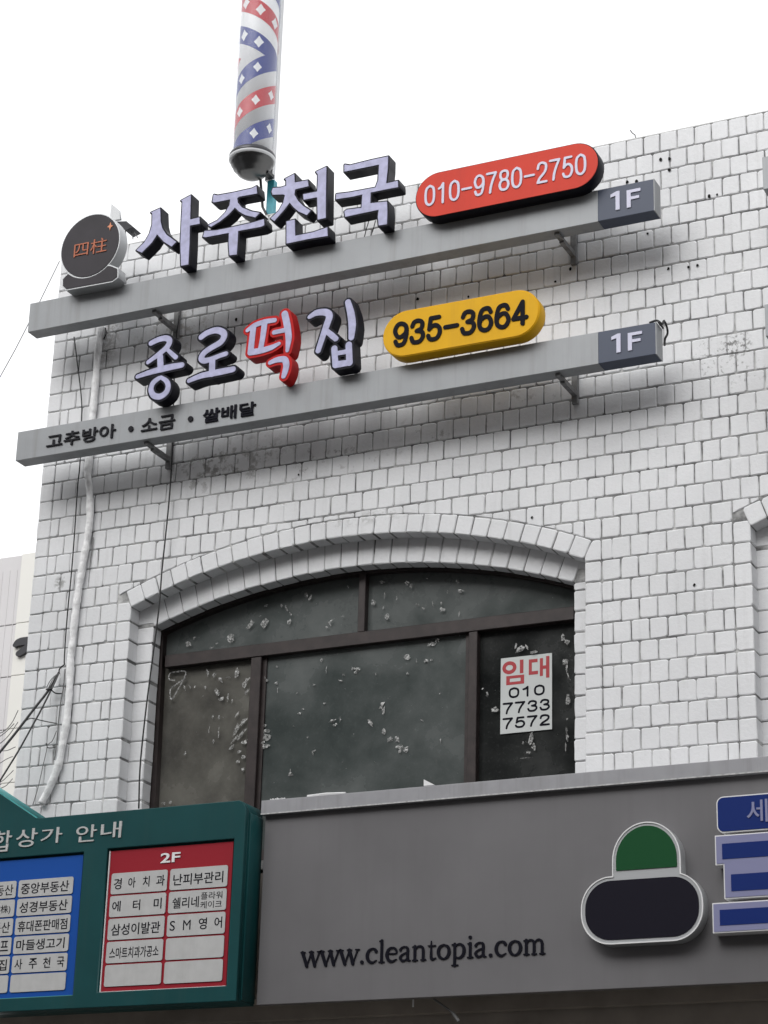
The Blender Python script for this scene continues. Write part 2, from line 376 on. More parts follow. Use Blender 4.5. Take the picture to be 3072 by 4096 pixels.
def contour(D, xs, zs, lev):
    D = D - lev; ny, nx = D.shape; segs = {}
    S = D < 0
    def pt(e):
        i, j, h = e
        if h: a, b = D[i, j], D[i, j + 1]; t = a / (a - b); return (xs[j] + (xs[j + 1] - xs[j]) * t, zs[i])
        a, b = D[i, j], D[i + 1, j]; t = a / (a - b); return (xs[j], zs[i] + (zs[i + 1] - zs[i]) * t)
    code = S[:-1, :-1] * 1 + S[:-1, 1:] * 2 + S[1:, 1:] * 4 + S[1:, :-1] * 8
    I, J = np.nonzero((code > 0) & (code < 15))
    T = {1: [(3, 0)], 2: [(0, 1)], 3: [(3, 1)], 4: [(1, 2)], 5: [(3, 0), (1, 2)], 6: [(0, 2)], 7: [(3, 2)], 8: [(2, 3)], 9: [(2, 0)], 10: [(0, 1), (2, 3)], 11: [(2, 1)], 12: [(1, 3)], 13: [(1, 0)], 14: [(0, 3)]}
    nxt = {}
    for i, j in zip(I.tolist(), J.tolist()):
        E_ = [(i, j, 1), (i, j + 1, 0), (i + 1, j, 1), (i, j, 0)]
        for a, b in T[int(code[i, j])]: nxt[E_[a]] = E_[b]
    loops = []
    while nxt:
        s, e = next(iter(nxt.items())); lp = [s]; del nxt[s]
        while e != s and e in nxt:
            lp.append(e); e = nxt.pop(e)
        p = [pt(k) for k in lp]
        if len(p) > 8: loops.append(simplify(p, 0.0006))
    return [l_ for l_ in loops if len(l_) > 3]
def simplify(p, tol):
    def rdp(a):
        if len(a) < 3: return a
        s, e = np.array(a[0]), np.array(a[-1]); d = e - s; n = np.hypot(*d) + 1e-12
        q = np.array(a) - s; h = np.abs(q[:, 0] * d[1] - q[:, 1] * d[0]) / n; k = int(h.argmax())
        return a if False else ([a[0], a[-1]] if h[k] < tol else rdp(a[:k + 1])[:-1] + rdp(a[k:]))
    m_ = len(p) // 2
    return rdp(p[:m_ + 1])[:-1] + rdp(p[m_:] + [p[0]])[:-1]
def outline(shapes, levels, step=0.0022):
    """shapes: ('p', pts) or ('s', pts, radii), in metres; returns one loop list per level"""
    allp = np.array([q for s in shapes for q in s[1]]); m_ = 0.05
    x0, z0 = allp.min(0) - m_ - 0.03; x1, z1 = allp.max(0) + m_ + 0.03
    xs = np.arange(x0, x1, step); zs = np.arange(z0, z1, step); X, Z = np.meshgrid(xs, zs); D = np.full(X.shape, 1e9)
    for s in shapes:
        D = np.minimum(D, sdf_poly(X, Z, s[1]) if s[0] == 'p' else sdf_stroke(X, Z, s[1], s[2]))
    return [contour(D, xs, zs, lv) for lv in levels]
def text_loops_mesh(txt, x0, x1, z0, z1, yf, depth, off=0.0, space=1.0, shear=0.0, skewz=0.0):
    """text fitted into the box x0..x1, z0..z1 of the plane y=yf"""
    cu = bpy.data.curves.new('t', 'FONT'); cu.body = txt; cu.size = 1.0; cu.offset = off; cu.space_character = space; cu.shear = shear; cu.resolution_u = 4
    o = bpy.data.objects.new('tmp', cu); C.objects.link(o); cu.extrude = 0.05
    dg = bpy.context.evaluated_depsgraph_get(); me = bpy.data.meshes.new_from_object(o.evaluated_get(dg))
    bpy.data.objects.remove(o); bpy.data.curves.remove(cu); me.materials.clear()
    co = np.array([v.co[:] for v in me.vertices]); a = co.min(0); b = co.max(0)
    for v in me.vertices:
        u = (v.co.x - a[0]) / (b[0] - a[0]); q = (v.co.y - a[1]) / (b[1] - a[1]); t = (b[2] - v.co.z) / (b[2] - a[2])
        v.co = Vector((x0 + u * (x1 - x0), yf + t * depth, z0 + q * (z1 - z0) + skewz * u))
    return me

# plain grotesque figures, drawn as strokes
DIG = {'0': [[(.5, 1), (.8, .86), (.88, .5), (.8, .14), (.5, 0), (.2, .14), (.12, .5), (.2, .86), (.5, 1)]], '1': [[(.22, .76), (.42, .82), (.58, 1)], [(.58, 1), (.58, 0)]],
       '2': [[(.14, .72), (.22, .93), (.5, 1), (.8, .9), (.84, .68), (.68, .46), (.3, .22), (.13, .0)], [(.13, 0), (.87, 0)]], '3': [[(.16, .78), (.28, .96), (.55, 1), (.8, .88), (.76, .62), (.45, .53)], [(.45, .53), (.78, .46), (.87, .24), (.7, .04), (.45, .0), (.22, .05), (.12, .24)]],
       '4': [[(.66, 0), (.66, 1)], [(.66, 1), (.08, .27)], [(.08, .27), (.9, .27)]], '5': [[(.8, 1), (.27, 1)], [(.27, 1), (.18, .5)], [(.18, .5), (.35, .62), (.6, .64), (.82, .5), (.86, .26), (.7, .05), (.45, 0), (.22, .05), (.12, .2)]],
       '6': [[(.83, .8), (.72, .96), (.5, 1), (.25, .9), (.12, .5), (.17, .15), (.45, 0), (.72, .05), (.87, .3), (.72, .57), (.48, .62), (.22, .5), (.13, .36)]], '7': [[(.1, 1), (.87, 1)], [(.87, 1), (.62, .65), (.44, .3), (.38, 0)]],
       '8': [[(.5, 1), (.76, .93), (.82, .74), (.7, .57), (.5, .54), (.3, .57), (.18, .74), (.24, .93), (.5, 1)], [(.5, .54), (.76, .47), (.88, .27), (.76, .06), (.5, 0), (.24, .06), (.12, .27), (.24, .47), (.5, .54)]],
       '9': [[(.17, .2), (.28, .04), (.5, 0), (.75, .1), (.88, .5), (.83, .85), (.55, 1), (.28, .95), (.13, .7), (.28, .43), (.52, .38), (.78, .5), (.87, .64)]], '-': [[(.16, .46), (.84, .46)]]}
def figures(txt, x0, x1, z0, z1, yf, depth, rad, step=0.0016, gapf=1.0):
    n = len(txt); w_ = (x1 - x0) / n; sh = []; H4 = z1 - z0 - 2 * rad; ms = []
    for i, ch in enumerate(txt):
        sh = []
        for stq in DIG[ch]:
            q = [(x0 + (i + .5) * w_ + (p[0] - .5) * w_ * 1.02 * gapf * (0.9 if ch != '-' else 1.0), z0 + rad + p[1] * H4) for p in stq]
            if len(q) > 3: q = smoothpts(q, 5)
            sh.append(('s', q, [rad] * len(q)))
        ms.append(fillm(outline(sh, [0.0], step)[0], yf, depth))
    return ms
# ------------------------------------------------------------------ the ground
ZR = 0.0
def sheet(name, x0, x1, y0, y1, z, m):
    o = link(name, mesh([(x0, y0, z), (x1, y0, z), (x1, y1, z), (x0, y1, z)], [(0, 1, 2, 3)]), m); o['kind'] = 'structure'; return o
sheet('ground', -400, 400, -400, 400, -0.03, 'asphalt')
sheet('road', -200, 200, -9.2, -3.2, 0.0, 'asphalt')
for y in (-6.2,): sheet('road_line', -200, 200, y - 0.06, y + 0.06, 0.004, 'line_white')
for nm, y0, y1 in (('pavement', -3.0, 0.0), ('pavement', -14, -9.4)):
    o = link(nm, boxm(-200, 200, y0, y1, -0.02, 0.13), 'paving'); o['kind'] = 'structure'
for y0, y1 in ((-3.2, -3.0), (-9.4, -9.2)):
    o = link('kerb', boxm(-200, 200, y0, y1, -0.02, 0.14, 0.01), 'kerb'); o['kind'] = 'structure'

# ------------------------------------------------------------------ the other side of the street (behind the camera, reflected in the glass)
def street_house(x0, x1, y1, h, m, label, floors, bays):
    o = thing('street_building', ((x0 + x1) / 2, y1, 0), label, 'building', 'buildings across the street')
    link('wall', boxm(x0, x1, y1 - 9, y1, 0, h), m, o)
    fr, gl = [], []
    for f in range(floors):
        for b in range(bays):
            wx = x0 + (b + 0.5) * (x1 - x0) / bays; wz = 4.6 + f * (h - 4.6) / floors; hw = (x1 - x0) / bays * 0.33
            fr.append(boxm(wx - hw, wx + hw, y1 + 0.003, y1 + 0.06, wz, wz + 1.6)); gl.append(boxm(wx - hw + .07, wx + hw - .07, y1 + 0.04, y1 + 0.075, wz + .07, wz + 1.53))
    a = link('window', joinm(fr), 'far_print', o); a['kind'] = 'stuff'; b_ = link('pane', joinm(gl), 'hole_dark', o); b_['kind'] = 'stuff'
    link('parapet', boxm(x0 - 0.15, x1 + 0.15, y1 - 9.1, y1 + 0.15, h + 0.002, h + 0.5), m, o)
mat('brown_brick', (0.13, 0.085, 0.065), 0.85, 0.2, noise=0.2, nscale=3); mat('grey_render', (0.18, 0.18, 0.18), 0.85, 0.2, noise=0.15, nscale=2)
street_house(-46, -24.2, -25, 17.0, 'brown_brick', 'brown brick block across the street, farthest left', 4, 7)
street_house(-24, -8.2, -25, 19.5, 'grey_render', 'grey rendered block across the street, facing the shop', 5, 5)
street_house(-8, 8, -25, 16.0, 'brown_brick', 'brown brick block across the street, facing the cleaner', 4, 5)
street_house(8.2, 34, -25, 18.0, 'grey_render', 'grey rendered block across the street, farthest right', 5, 8)

# ------------------------------------------------------------------ the brick building
ZROOF = 8.343
XL, XR = -7.63, 0.75
OX0, OX1 = -6.895, -4.007          # outer opening
PER = 3.827                        # the next bay
BASEZ = 5.765
def rowz(k): return BASEZ + k * (0.1228 if k > 0 else 0.1205)
B = thing('brick_building', (XL, 0, 0), 'white painted brick building with a brown arched window above grey and green signs', 'building')

AC_O = (-5.528, 2.392); RI_O = 3.717; RE_O = 3.832      # outer ring: inner and outer radius
AC_I = (-5.522, 2.080); RI_I = 3.880                     # inner ring

def convex_inset(poly, d):
    n = len(poly); out = []
    ar = sum(poly[i][0] * poly[(i + 1) % n][1] - poly[(i + 1) % n][0] * poly[i][1] for i in range(n))
    if ar < 0: poly = poly[::-1]
    ls = []
    for i in range(n):
        a = np.array(poly[i]); b = np.array(poly[(i + 1) % n]); e = b - a; ln = np.hypot(*e)
        if ln < 1e-6: continue
        e /= ln; nn = np.array([-e[1], e[0]]); dd = d[i % len(d)] if isinstance(d, (list, tuple)) else d
        ls.append((a + nn * dd, e))
    m_ = len(ls)
    for i in range(m_):
        (p, e), (q, f) = ls[i - 1], ls[i]; dt = e[0] * f[1] - e[1] * f[0]
        if abs(dt) < 1e-6: out.append(tuple(q)); continue
        t = ((q[0] - p[0]) * f[1] - (q[1] - p[1]) * f[0]) / dt; out.append(tuple(p + e * t))
    return out
def clip_half(poly, p, nrm):
    out = []; n = len(poly)
    for i in range(n):
        a = poly[i]; b = poly[(i + 1) % n]
        da = (a[0] - p[0]) * nrm[0] + (a[1] - p[1]) * nrm[1]; db = (b[0] - p[0]) * nrm[0] + (b[1] - p[1]) * nrm[1]
        if da >= 0: out.append(a)
        if (da >= 0) != (db >= 0): t = da / (da - db); out.append((a[0] + (b[0] - a[0]) * t, a[1] + (b[1] - a[1]) * t))
    return out
def area(p): return abs(sum(p[i][0] * p[(i + 1) % len(p)][1] - p[(i + 1) % len(p)][0] * p[i][1] for i in range(len(p)))) / 2 if len(p) > 2 else 0
def brick_geo(poly, yf, depth, gap=0.0031, inset=0.0060, rnd=0.010, jit=0.0013):
    """irregular hand-laid brick: poly (x,z) joint to joint, front at yf, worn edges"""
    nE = len(poly)
    p = convex_inset(poly, [(0.0005 if random.random() < 0.13 else max(0.0010, gap + random.uniform(-0.0014, 0.0014))) for _ in range(nE)])
    out = []
    n = len(p)
    for i in range(n):
        a = np.array(p[i - 1]); b = np.array(p[i]); c = np.array(p[(i + 1) % n])
        la = np.hypot(*(a - b)); lc = np.hypot(*(c - b)); r = min(rnd * random.uniform(0.35, 1.4), la * 0.3, lc * 0.3)
        out.append(b + (a - b) / max(la, 1e-6) * r * random.uniform(.6, 1)); out.append(b + (c - b) / max(lc, 1e-6) * r * random.uniform(.6, 1))
        if lc > 0.05: out.append((b + c) / 2)
    out = [q + np.array([random.uniform(-jit, jit), random.uniform(-jit, jit)]) for q in out]
    c = np.mean(out, 0); V = []; F = []; m_ = len(out)
    zt = random.uniform(-0.0012, 0.0012); tx = random.uniform(-0.012, 0.012); tz = random.uniform(-0.012, 0.012)
    for q in out: V.append((q[0], yf + depth, q[1]))
    for q in out: V.append((q[0], yf + 0.0042, q[1]))
    for q in out:
        d = c - q; s = inset / max(np.hypot(*d), 1e-6); f = q + d * s * random.uniform(0.7, 1.3)
        V.append((f[0], yf + zt + (q[0] - c[0]) * tx + (q[1] - c[1]) * tz, f[1]))
    for k in range(2):
        for i in range(m_):
            j = (i + 1) % m_; F.append((k * m_ + i, k * m_ + j, (k + 1) * m_ + j, (k + 1) * m_ + i))
    F.append(tuple(2 * m_ + i for i in range(m_)))
    return V, F

BR = []   # (poly, yf, depth)
P_ = 0.1026
def hrow(xa, xb, first, k, depth=0.012, step=P_):
    z0, z1 = rowz(k), rowz(k + 1)
    xs = [xa]; x = xa + first
    while x < xb - 0.028: xs.append(x + random.uniform(-.0012, .0012)); x += step
    xs.append(xb)
    for i in range(len(xs) - 1): BR.append(([(xs[i], z0), (xs[i + 1], z0), (xs[i + 1], z1), (xs[i], z1)], 0.0, depth))
def quoin(xa, xb, k, depth=0.1):
    z0, z1 = rowz(k), rowz(k + 1); BR.append(([(xa, z0), (xb, z0), (xb, z1), (xa, z1)], 0.0, depth))
QW = 0.100
K0 = -13
piers = [(XL, OX0)] + [(OX1 + PER * i, OX0 + PER * (i + 1)) for i in range(1)] + [(OX1 + PER, XR)]
KT = 21
for k in range(K0, KT):
    par = (k % 2 == 0)
    if k < 2:
        for i, (a, b) in enumerate(piers):
            quoin(a, a + QW, k); quoin(b - QW, b, k)
            A = par if i == 0 else (not par)
            hrow(a + QW, b - QW, 0.109 if A else 0.062, k)
    else:
        quoin(XL, XL + QW, k)
        hrow(XL + QW, XR, 0.109 if par else 0.062, k, step=0.1024)
# rows k=1.. between the piers and above the arch: fill the rows 0 and 1 over the openings too
for k in (0, 1):
    for i in range(2):
        hrow(OX0 + PER * i, OX1 + PER * i, 0.05 if k else 0.1, k)
# cut by the arches
def cut_by_arch(br, off):
    poly, yf, dp = br
    cx, cz = AC_O[0] + off, AC_O[1]; x0, x1 = OX0 + off, OX1 + off
    mx = sum(p[0] for p in poly) / len(poly); mz = sum(p[1] for p in poly) / len(poly)
    if max(p[0] for p in poly) < x0 - 0.06 or min(p[0] for p in poly) > x1 + 0.06 or mz < 5.6: return br
    inq = mx < x0 or mx > x1                    # quoin beside the ring's end
    if inq:
        e0 = math.atan2(5.846 - cz, x0 - cx) if mx < x0 else math.atan2(5.790 - cz, x1 - cx)
        q0 = (cx + RI_O * math.cos(e0), cz + RI_O * math.sin(e0)); d = (math.cos(e0), math.sin(e0))
        side = (-d[1], d[0]) if mx < x0 else (d[1], -d[0])
        far = [math.hypot(p[0] - cx, p[1] - cz) for p in poly]
        if min(far) > RE_O: return br
        ov = clip_half(poly, q0, (-side[0], -side[1]))
        if mx < RI_O * 0 + x0 and area(ov) < 1e-5 or mx > x1 and area(ov) < 1e-5: return br
        mid = math.hypot(mx - cx, mz - cz)
        if mid > RE_O - 0.02:
            u = ((mx - cx) / mid, (mz - cz) / mid); poly = clip_half(poly, (cx + u[0] * RE_O, cz + u[1] * RE_O), u)
        else: poly = clip_half(poly, q0, side)
    else:
        mid = math.hypot(mx - cx, mz - cz); u = ((mx - cx) / mid, (mz - cz) / mid)
        if mid < RE_O - 0.07: return None
        poly = clip_half(poly, (cx + u[0] * RE_O, cz + u[1] * RE_O), u)
    if area(poly) < 0.0009: return None
    return (poly, yf, dp)
for off in (0, PER):
    BR = [b for b in (cut_by_arch(b, off) for b in BR) if b]
VOU = []
for off in (0, PER):
    cx, cz = AC_O[0] + off, AC_O[1]
    a0 = math.atan2(5.846 - cz, OX0 - AC_O[0]); a1 = math.atan2(5.790 - cz, OX1 - AC_O[0]); n = 29
    for i in range(n):
        t0 = a0 + (a1 - a0) * i / n; t1 = a0 + (a1 - a0) * (i + 1) / n
        VOU.append(([(cx + r_ * math.cos(t), cz + r_ * math.sin(t)) for r_, t in ((RI_O, t0), (RI_O, t1), (RE_O, t1), (RE_O, t0))], -0.004, 0.104))
    cx, cz = AC_I[0] + off, AC_I[1]
    a0 = math.atan2(5.747 - cz, -6.79 - AC_I[0]); a1 = math.atan2(5.693 - cz, -4.107 - AC_I[0]); n = 26
    for i in range(n):
        t0 = a0 + (a1 - a0) * i / n; t1 = a0 + (a1 - a0) * (i + 1) / n
        VOU.append(([(cx + r_ * math.cos(t), cz + r_ * math.sin(t)) for r_, t in ((RI_I, t0), (RI_I, t1), (RI_I + 0.17, t1), (RI_I + 0.17, t0))], 0.1, 0.09))
    for k in range(K0, 0):           # inner jambs
        z0, z1 = rowz(k), rowz(k + 1)
        for xa, xb, lim in ((OX0 - 0.02, -6.79, 5.747), (-4.107, OX1 + 0.02, 5.693)):
            BR.append(([(xa + off, z0), (xb + off, z0), (xb + off, min(z1, lim)), (xa + off, min(z1, lim))], 0.1, 0.09))
    for xa, xb, zt in ((OX0 - 0.02, -6.752, 5.91), (-4.152, OX1 + 0.02, 5.87)):
        BR.append(([(xa + off, rowz(0)), (xb + off, rowz(0)), (xb + off, zt), (xa + off, zt)], 0.1025, 0.085))
VOU_ = [(p, y, d) for p, y, d in VOU]
allb = [(b, True) for b in VOU_] + [(b, False) for b in BR if area(b[0]) > 0.0006]
# which show largest in the picture
BEAMX0, BEAMX1 = -7.607, -3.462
beamz = [(7.662, 7.862), (6.785, 6.977)]
def shown(b):
    poly, yf, dp = b; q = [PR(p[0], yf, p[1]) for p in poly]
    cx = sum(v[0] for v in q) / len(q); cy = sum(v[1] for v in q) / len(q)
    if not (15 < cx < 3057 and 5 < cy < 4000): return 0
    for z0, z1 in beamz:
        a = L(cx, cy, -0.33)
        if z0 - 0.03 < a[1] < z1 + 0.02 and BEAMX0 < a[0] < BEAMX1 + 0.04: return 0
    a = L(cx, cy, -0.33)
    if a[1] < 4.52: return 0
    a2 = L(cx, cy, -0.42)
    if -7.6 < a2[0] < -5.4 and 7.86 < a2[1] < 8.3: return 0
    return area([v[:2] for v in q])
sc_ = sorted(((shown(b), i) for i, (b, _) in enumerate(allb)), reverse=True)
top = set(i for s_, i in sc_[:298] if s_ > 0)
restV, restF = [], []
for i, (b, vou) in enumerate(allb):
    V, F = brick_geo(b[0], b[1], b[2], jit=0.0010 if vou else 0.0014)
    if i in top:
        me = fixn(mesh(V, F)); c = np.mean([v for v in V[-8:]], 0)
        me.materials.append(MAT['painted_brick'])
        me.transform(Matrix.Translation(-Vector(c))); o = bpy.data.objects.new('brick', me); C.objects.link(o)
        o.parent = B; o.location = Vector(c) - Vector(B.location)
    else:
        n0 = len(restV); restV += V; restF += [tuple(n0 + q for q in f) for f in F]
o = link('brickwork', fixn(mesh(restV, restF)), 'painted_brick', B); o['kind'] = 'stuff'

# mortar bed behind the bricks, with the stepped openings
def arch_loop(x0, x1, zs0, zs1, cx, cz, rad, zb, n=40):
    a0 = math.atan2(zs0 - cz, x0 - cx); a1 = math.atan2(zs1 - cz, x1 - cx)
    return [(x0, zb)] + [(cx + rad * math.cos(a0 + (a1 - a0) * i / n), cz + rad * math.sin(a0 + (a1 - a0) * i / n)) for i in range(n + 1)] + [(x1, zb)]
ZB = 4.20
g = 0.005
outer = [[(XL + 0.004, ZB), (XL + 0.004, ZROOF - 0.004), (XR, ZROOF - 0.004), (XR, ZB)]]
ol = [arch_loop(OX0 + o_ - g, OX1 + o_ + g, 5.846, 5.790, AC_O[0] + o_, AC_O[1], RI_O + g, ZB + 0.05) for o_ in (0, PER)]
il = [arch_loop(-6.79 + o_ - g, -4.107 + o_ + g, 5.747, 5.693, AC_I[0] + o_, AC_I[1], RI_I + g, ZB + 0.05) for o_ in (0, PER)]
core = joinm([fillm(outer + ol, 0.0062, 0.098), fillm(outer + il, 0.1062, 0.088)])
link('wall', core, 'mortar', B)
# body of the house behind the facade
link('side_wall', joinm([boxm(XL + 0.002, XL + 0.10, 0.195, 6.0, 0.1, ZROOF - 0.006), boxm(XR - 0.1, XR - 0.002, 0.195, 6.0, 0.1, ZROOF - 0.006), boxm(XL + 0.1, XR - 0.1, 5.9, 6.0, 0.1, ZROOF - 0.006)]), 'plaster', B)
link('roof', boxm(XL + 0.1, XR - 0.1, 0.195, 5.9, ZROOF - 0.30, ZROOF - 0.10), 'plaster', B)
link('floor_slab', boxm(XL + 0.1, XR - 0.1, 0.195, 5.9, 4.05, 4.22), 'soffit_brown', B)
link('coping', joinm([boxm(XL + 0.002, XR, 0.004, 0.20, ZROOF, ZROOF + 0.008, 0.002)]), 'plaster', B)
link('parapet', boxm(XL + 0.1, XR - 0.1, 0.195, 0.22, 5.98, ZROOF - 0.006), 'plaster', B)
# ground floor: soffit behind the fascia, shop front, door posts
link('soffit', joinm([boxm(XL, XR, -0.245, 0.0, 3.440, 3.47), boxm(XL, XR, -0.06, 0.0, 3.36, 3.439)]), 'soffit_brown', B)
link('ground_floor_wall', joinm([boxm(XL + 0.002, XR - 0.002, 0.02, 0.2, 0.13, 4.18)]), 'soffit_brown', B)
# loose fixings under the fascia
fx = []
for (a, b) in (((1735, 3995), (1812, 4052)),):
    p = L3(*a, -0.2); q = L3(*b, -0.2); fx.append(tube([tuple(p), tuple(q)], 0.006))
    r_ = L3(1835, 4085, -0.2); fx.append(tube([tuple(q), tuple(r_)], 0.009)); 
link('hanging_rod', joinm(fx), 'cable_grey', B)
link('hanging_plate', joinm([boxm(L(352, 4060, -.2)[0], L(430, 4060, -.2)[0], -0.24, -0.14, 3.425, 3.4395)]), 'bracket_grey', B)

# anchor holes left by old signs
hole_px = [(2572 + x / 2.212, 500 + y / 2.212) for x, y in ((157, 305), (233, 297), (232, 397), (585, 630), (655, 615), (40, 960), (225, 1272), (402, 1258), (482, 1243))]
hole_px += [(1536 + x / 1.08, 400 + y / 1.08) for x, y in ((145, 860), (365, 850), (740, 785), (805, 730), (1050, 355), (1090, 352))]
hole_px += [(1020 / 1.08, 1024 + 275 / 1.08), (405 / 1.08, 1024 + 570 / 1.08), (1290 / 1.08, 1024 + 945 / 1.08), (1340 / 1.08 + 1536, 2048 + 315 / 1.08), (2128, 2070)]
for (px, py) in hole_px:
    x, z = L(px, py, -0.004); r0 = random.uniform(0.0065, 0.0105); n = 9
    pts = [(x + r0 * random.uniform(.7, 1.2) * math.cos(2 * math.pi * i / n), z + 1.2 * r0 * random.uniform(.7, 1.2) * math.sin(2 * math.pi * i / n)) for i in range(n)]
    link('anchor_hole', mesh([(p[0], -0.0045, p[1]) for p in pts], [tuple(range(n))]), 'hole_dark', B)

# ------------------------------------------------------------------ windows
YF = 0.195                          # front of the window frame
def window(off, first):
    def X(v): return v + off
    cx, cz = AC_I[0] + off, AC_I[1]
    big = arch_loop(X(-6.83), X(-4.07), 5.70, 5.66, cx, cz, RI_I + 0.05, 4.30)
    # members
    T0, T1 = 5.515, 5.592
    fr = 0.035
    def bars(x0, x1, z0, z1, d=0.07): return boxm(x0, x1, YF, YF + d, z0, z1, 0.003, 1)
    hole = arch_loop(X(-6.755), X(-4.142), 5.66, 5.62, cx, cz, RI_I - 0.012, 4.36)
    frame = fillm([big, hole], YF + 0.004, 0.075)
    fo = link('window', frame, 'frame_brown', B)
    link('transom', bars(X(-6.756), X(-4.141), T0, T1, 0.066), 'frame_brown', fo)
    for a, b in ((-6.167, -6.100), (-4.774, -4.722)): link('mullion', boxm(X(a), X(b), YF + 0.004, YF + 0.07, 4.359, T0 - 0.0005, 0.003, 1), 'frame_brown', fo)
    link('mullion', boxm(X(-5.476), X(-5.432), YF + 0.004, YF + 0.07, T1 + 0.0005, 5.955, 0.003, 1), 'frame_brown', fo)
    for a, b in ((-6.0995, -6.075), (-4.802, -4.7745)): link('sash', boxm(X(a), X(b), YF + 0.03, YF + 0.06, 4.359, T0 - .001), 'frame_brown', fo)
    # panes
    def pane(pts, y, m): link('pane', fillm([pts], y, 0.006), m, fo)
    def archpane(x0, x1, m, y):
        n = 16; pts = [(x0, T1 - 0.01)]
        for i in range(n + 1):
            x = x0 + (x1 - x0) * i / n; pts.append((x, cz + math.sqrt((RI_I + 0.01) ** 2 - (x - cx) ** 2)))
        pts.append((x1, T1 - 0.01)); pane(pts, y, m)
    archpane(X(-6.80), X(-5.46), 'glass_film', YF + 0.05); archpane(X(-5.45), X(-4.10), 'glass_film', YF + 0.05)
    def rp(x0, x1, m, y): pane([(x0, 4.33), (x0, T0 + 0.01), (x1, T0 + 0.01), (x1, 4.33)], y, m)
    rp(X(-6.80), X(-6.13), 'glass_dusty_reflect', YF + 0.05); rp(X(-6.12), X(-4.75), 'glass_film', YF + 0.042); rp(X(-4.74), X(-4.10), 'glass_dark', YF + 0.052)
    return fo
W1 = window(0, True); W2 = window(PER, False)
link('window_back', boxm(XL + 0.1, XR - 0.1, 0.29, 0.33, 4.22, 6.0), 'hole_dark', B)

# scraps of old film and tape left on the glass
def scrap(x, z, w_, h_, ang, y):
    n = random.randint(5, 8); V = [(0, 0, 0)]; ca, sa = math.cos(ang), math.sin(ang)
    for i in range(n):
        t = 2 * math.pi * i / n + random.uniform(-.25, .25); r_ = random.uniform(0.35, 1.15)
        a = w_ / 2 * r_ * math.cos(t); b = h_ / 2 * r_ * math.sin(t); V.append((a * ca - b * sa, random.uniform(0.0, 0.009), a * sa + b * ca))
    V[0] = (0, 0.006, 0)
    return [(x + v[0], y - 0.0015 - v[1], z + v[2]) for v in V], [(0, 1 + i, 1 + (i + 1) % n) for i in range(n)]
spots = []   # picture x, y, width, height in px, angle
z5 = lambda x, y: (600 + x / 1.8433, 2250 + y / 1.8433)
z6 = lambda x, y: (600 + x / 1.8433, 2700 + y / 1.8433)
z7 = lambda x, y: (1400 + x / 1.7463, 2250 + y / 1.7463)
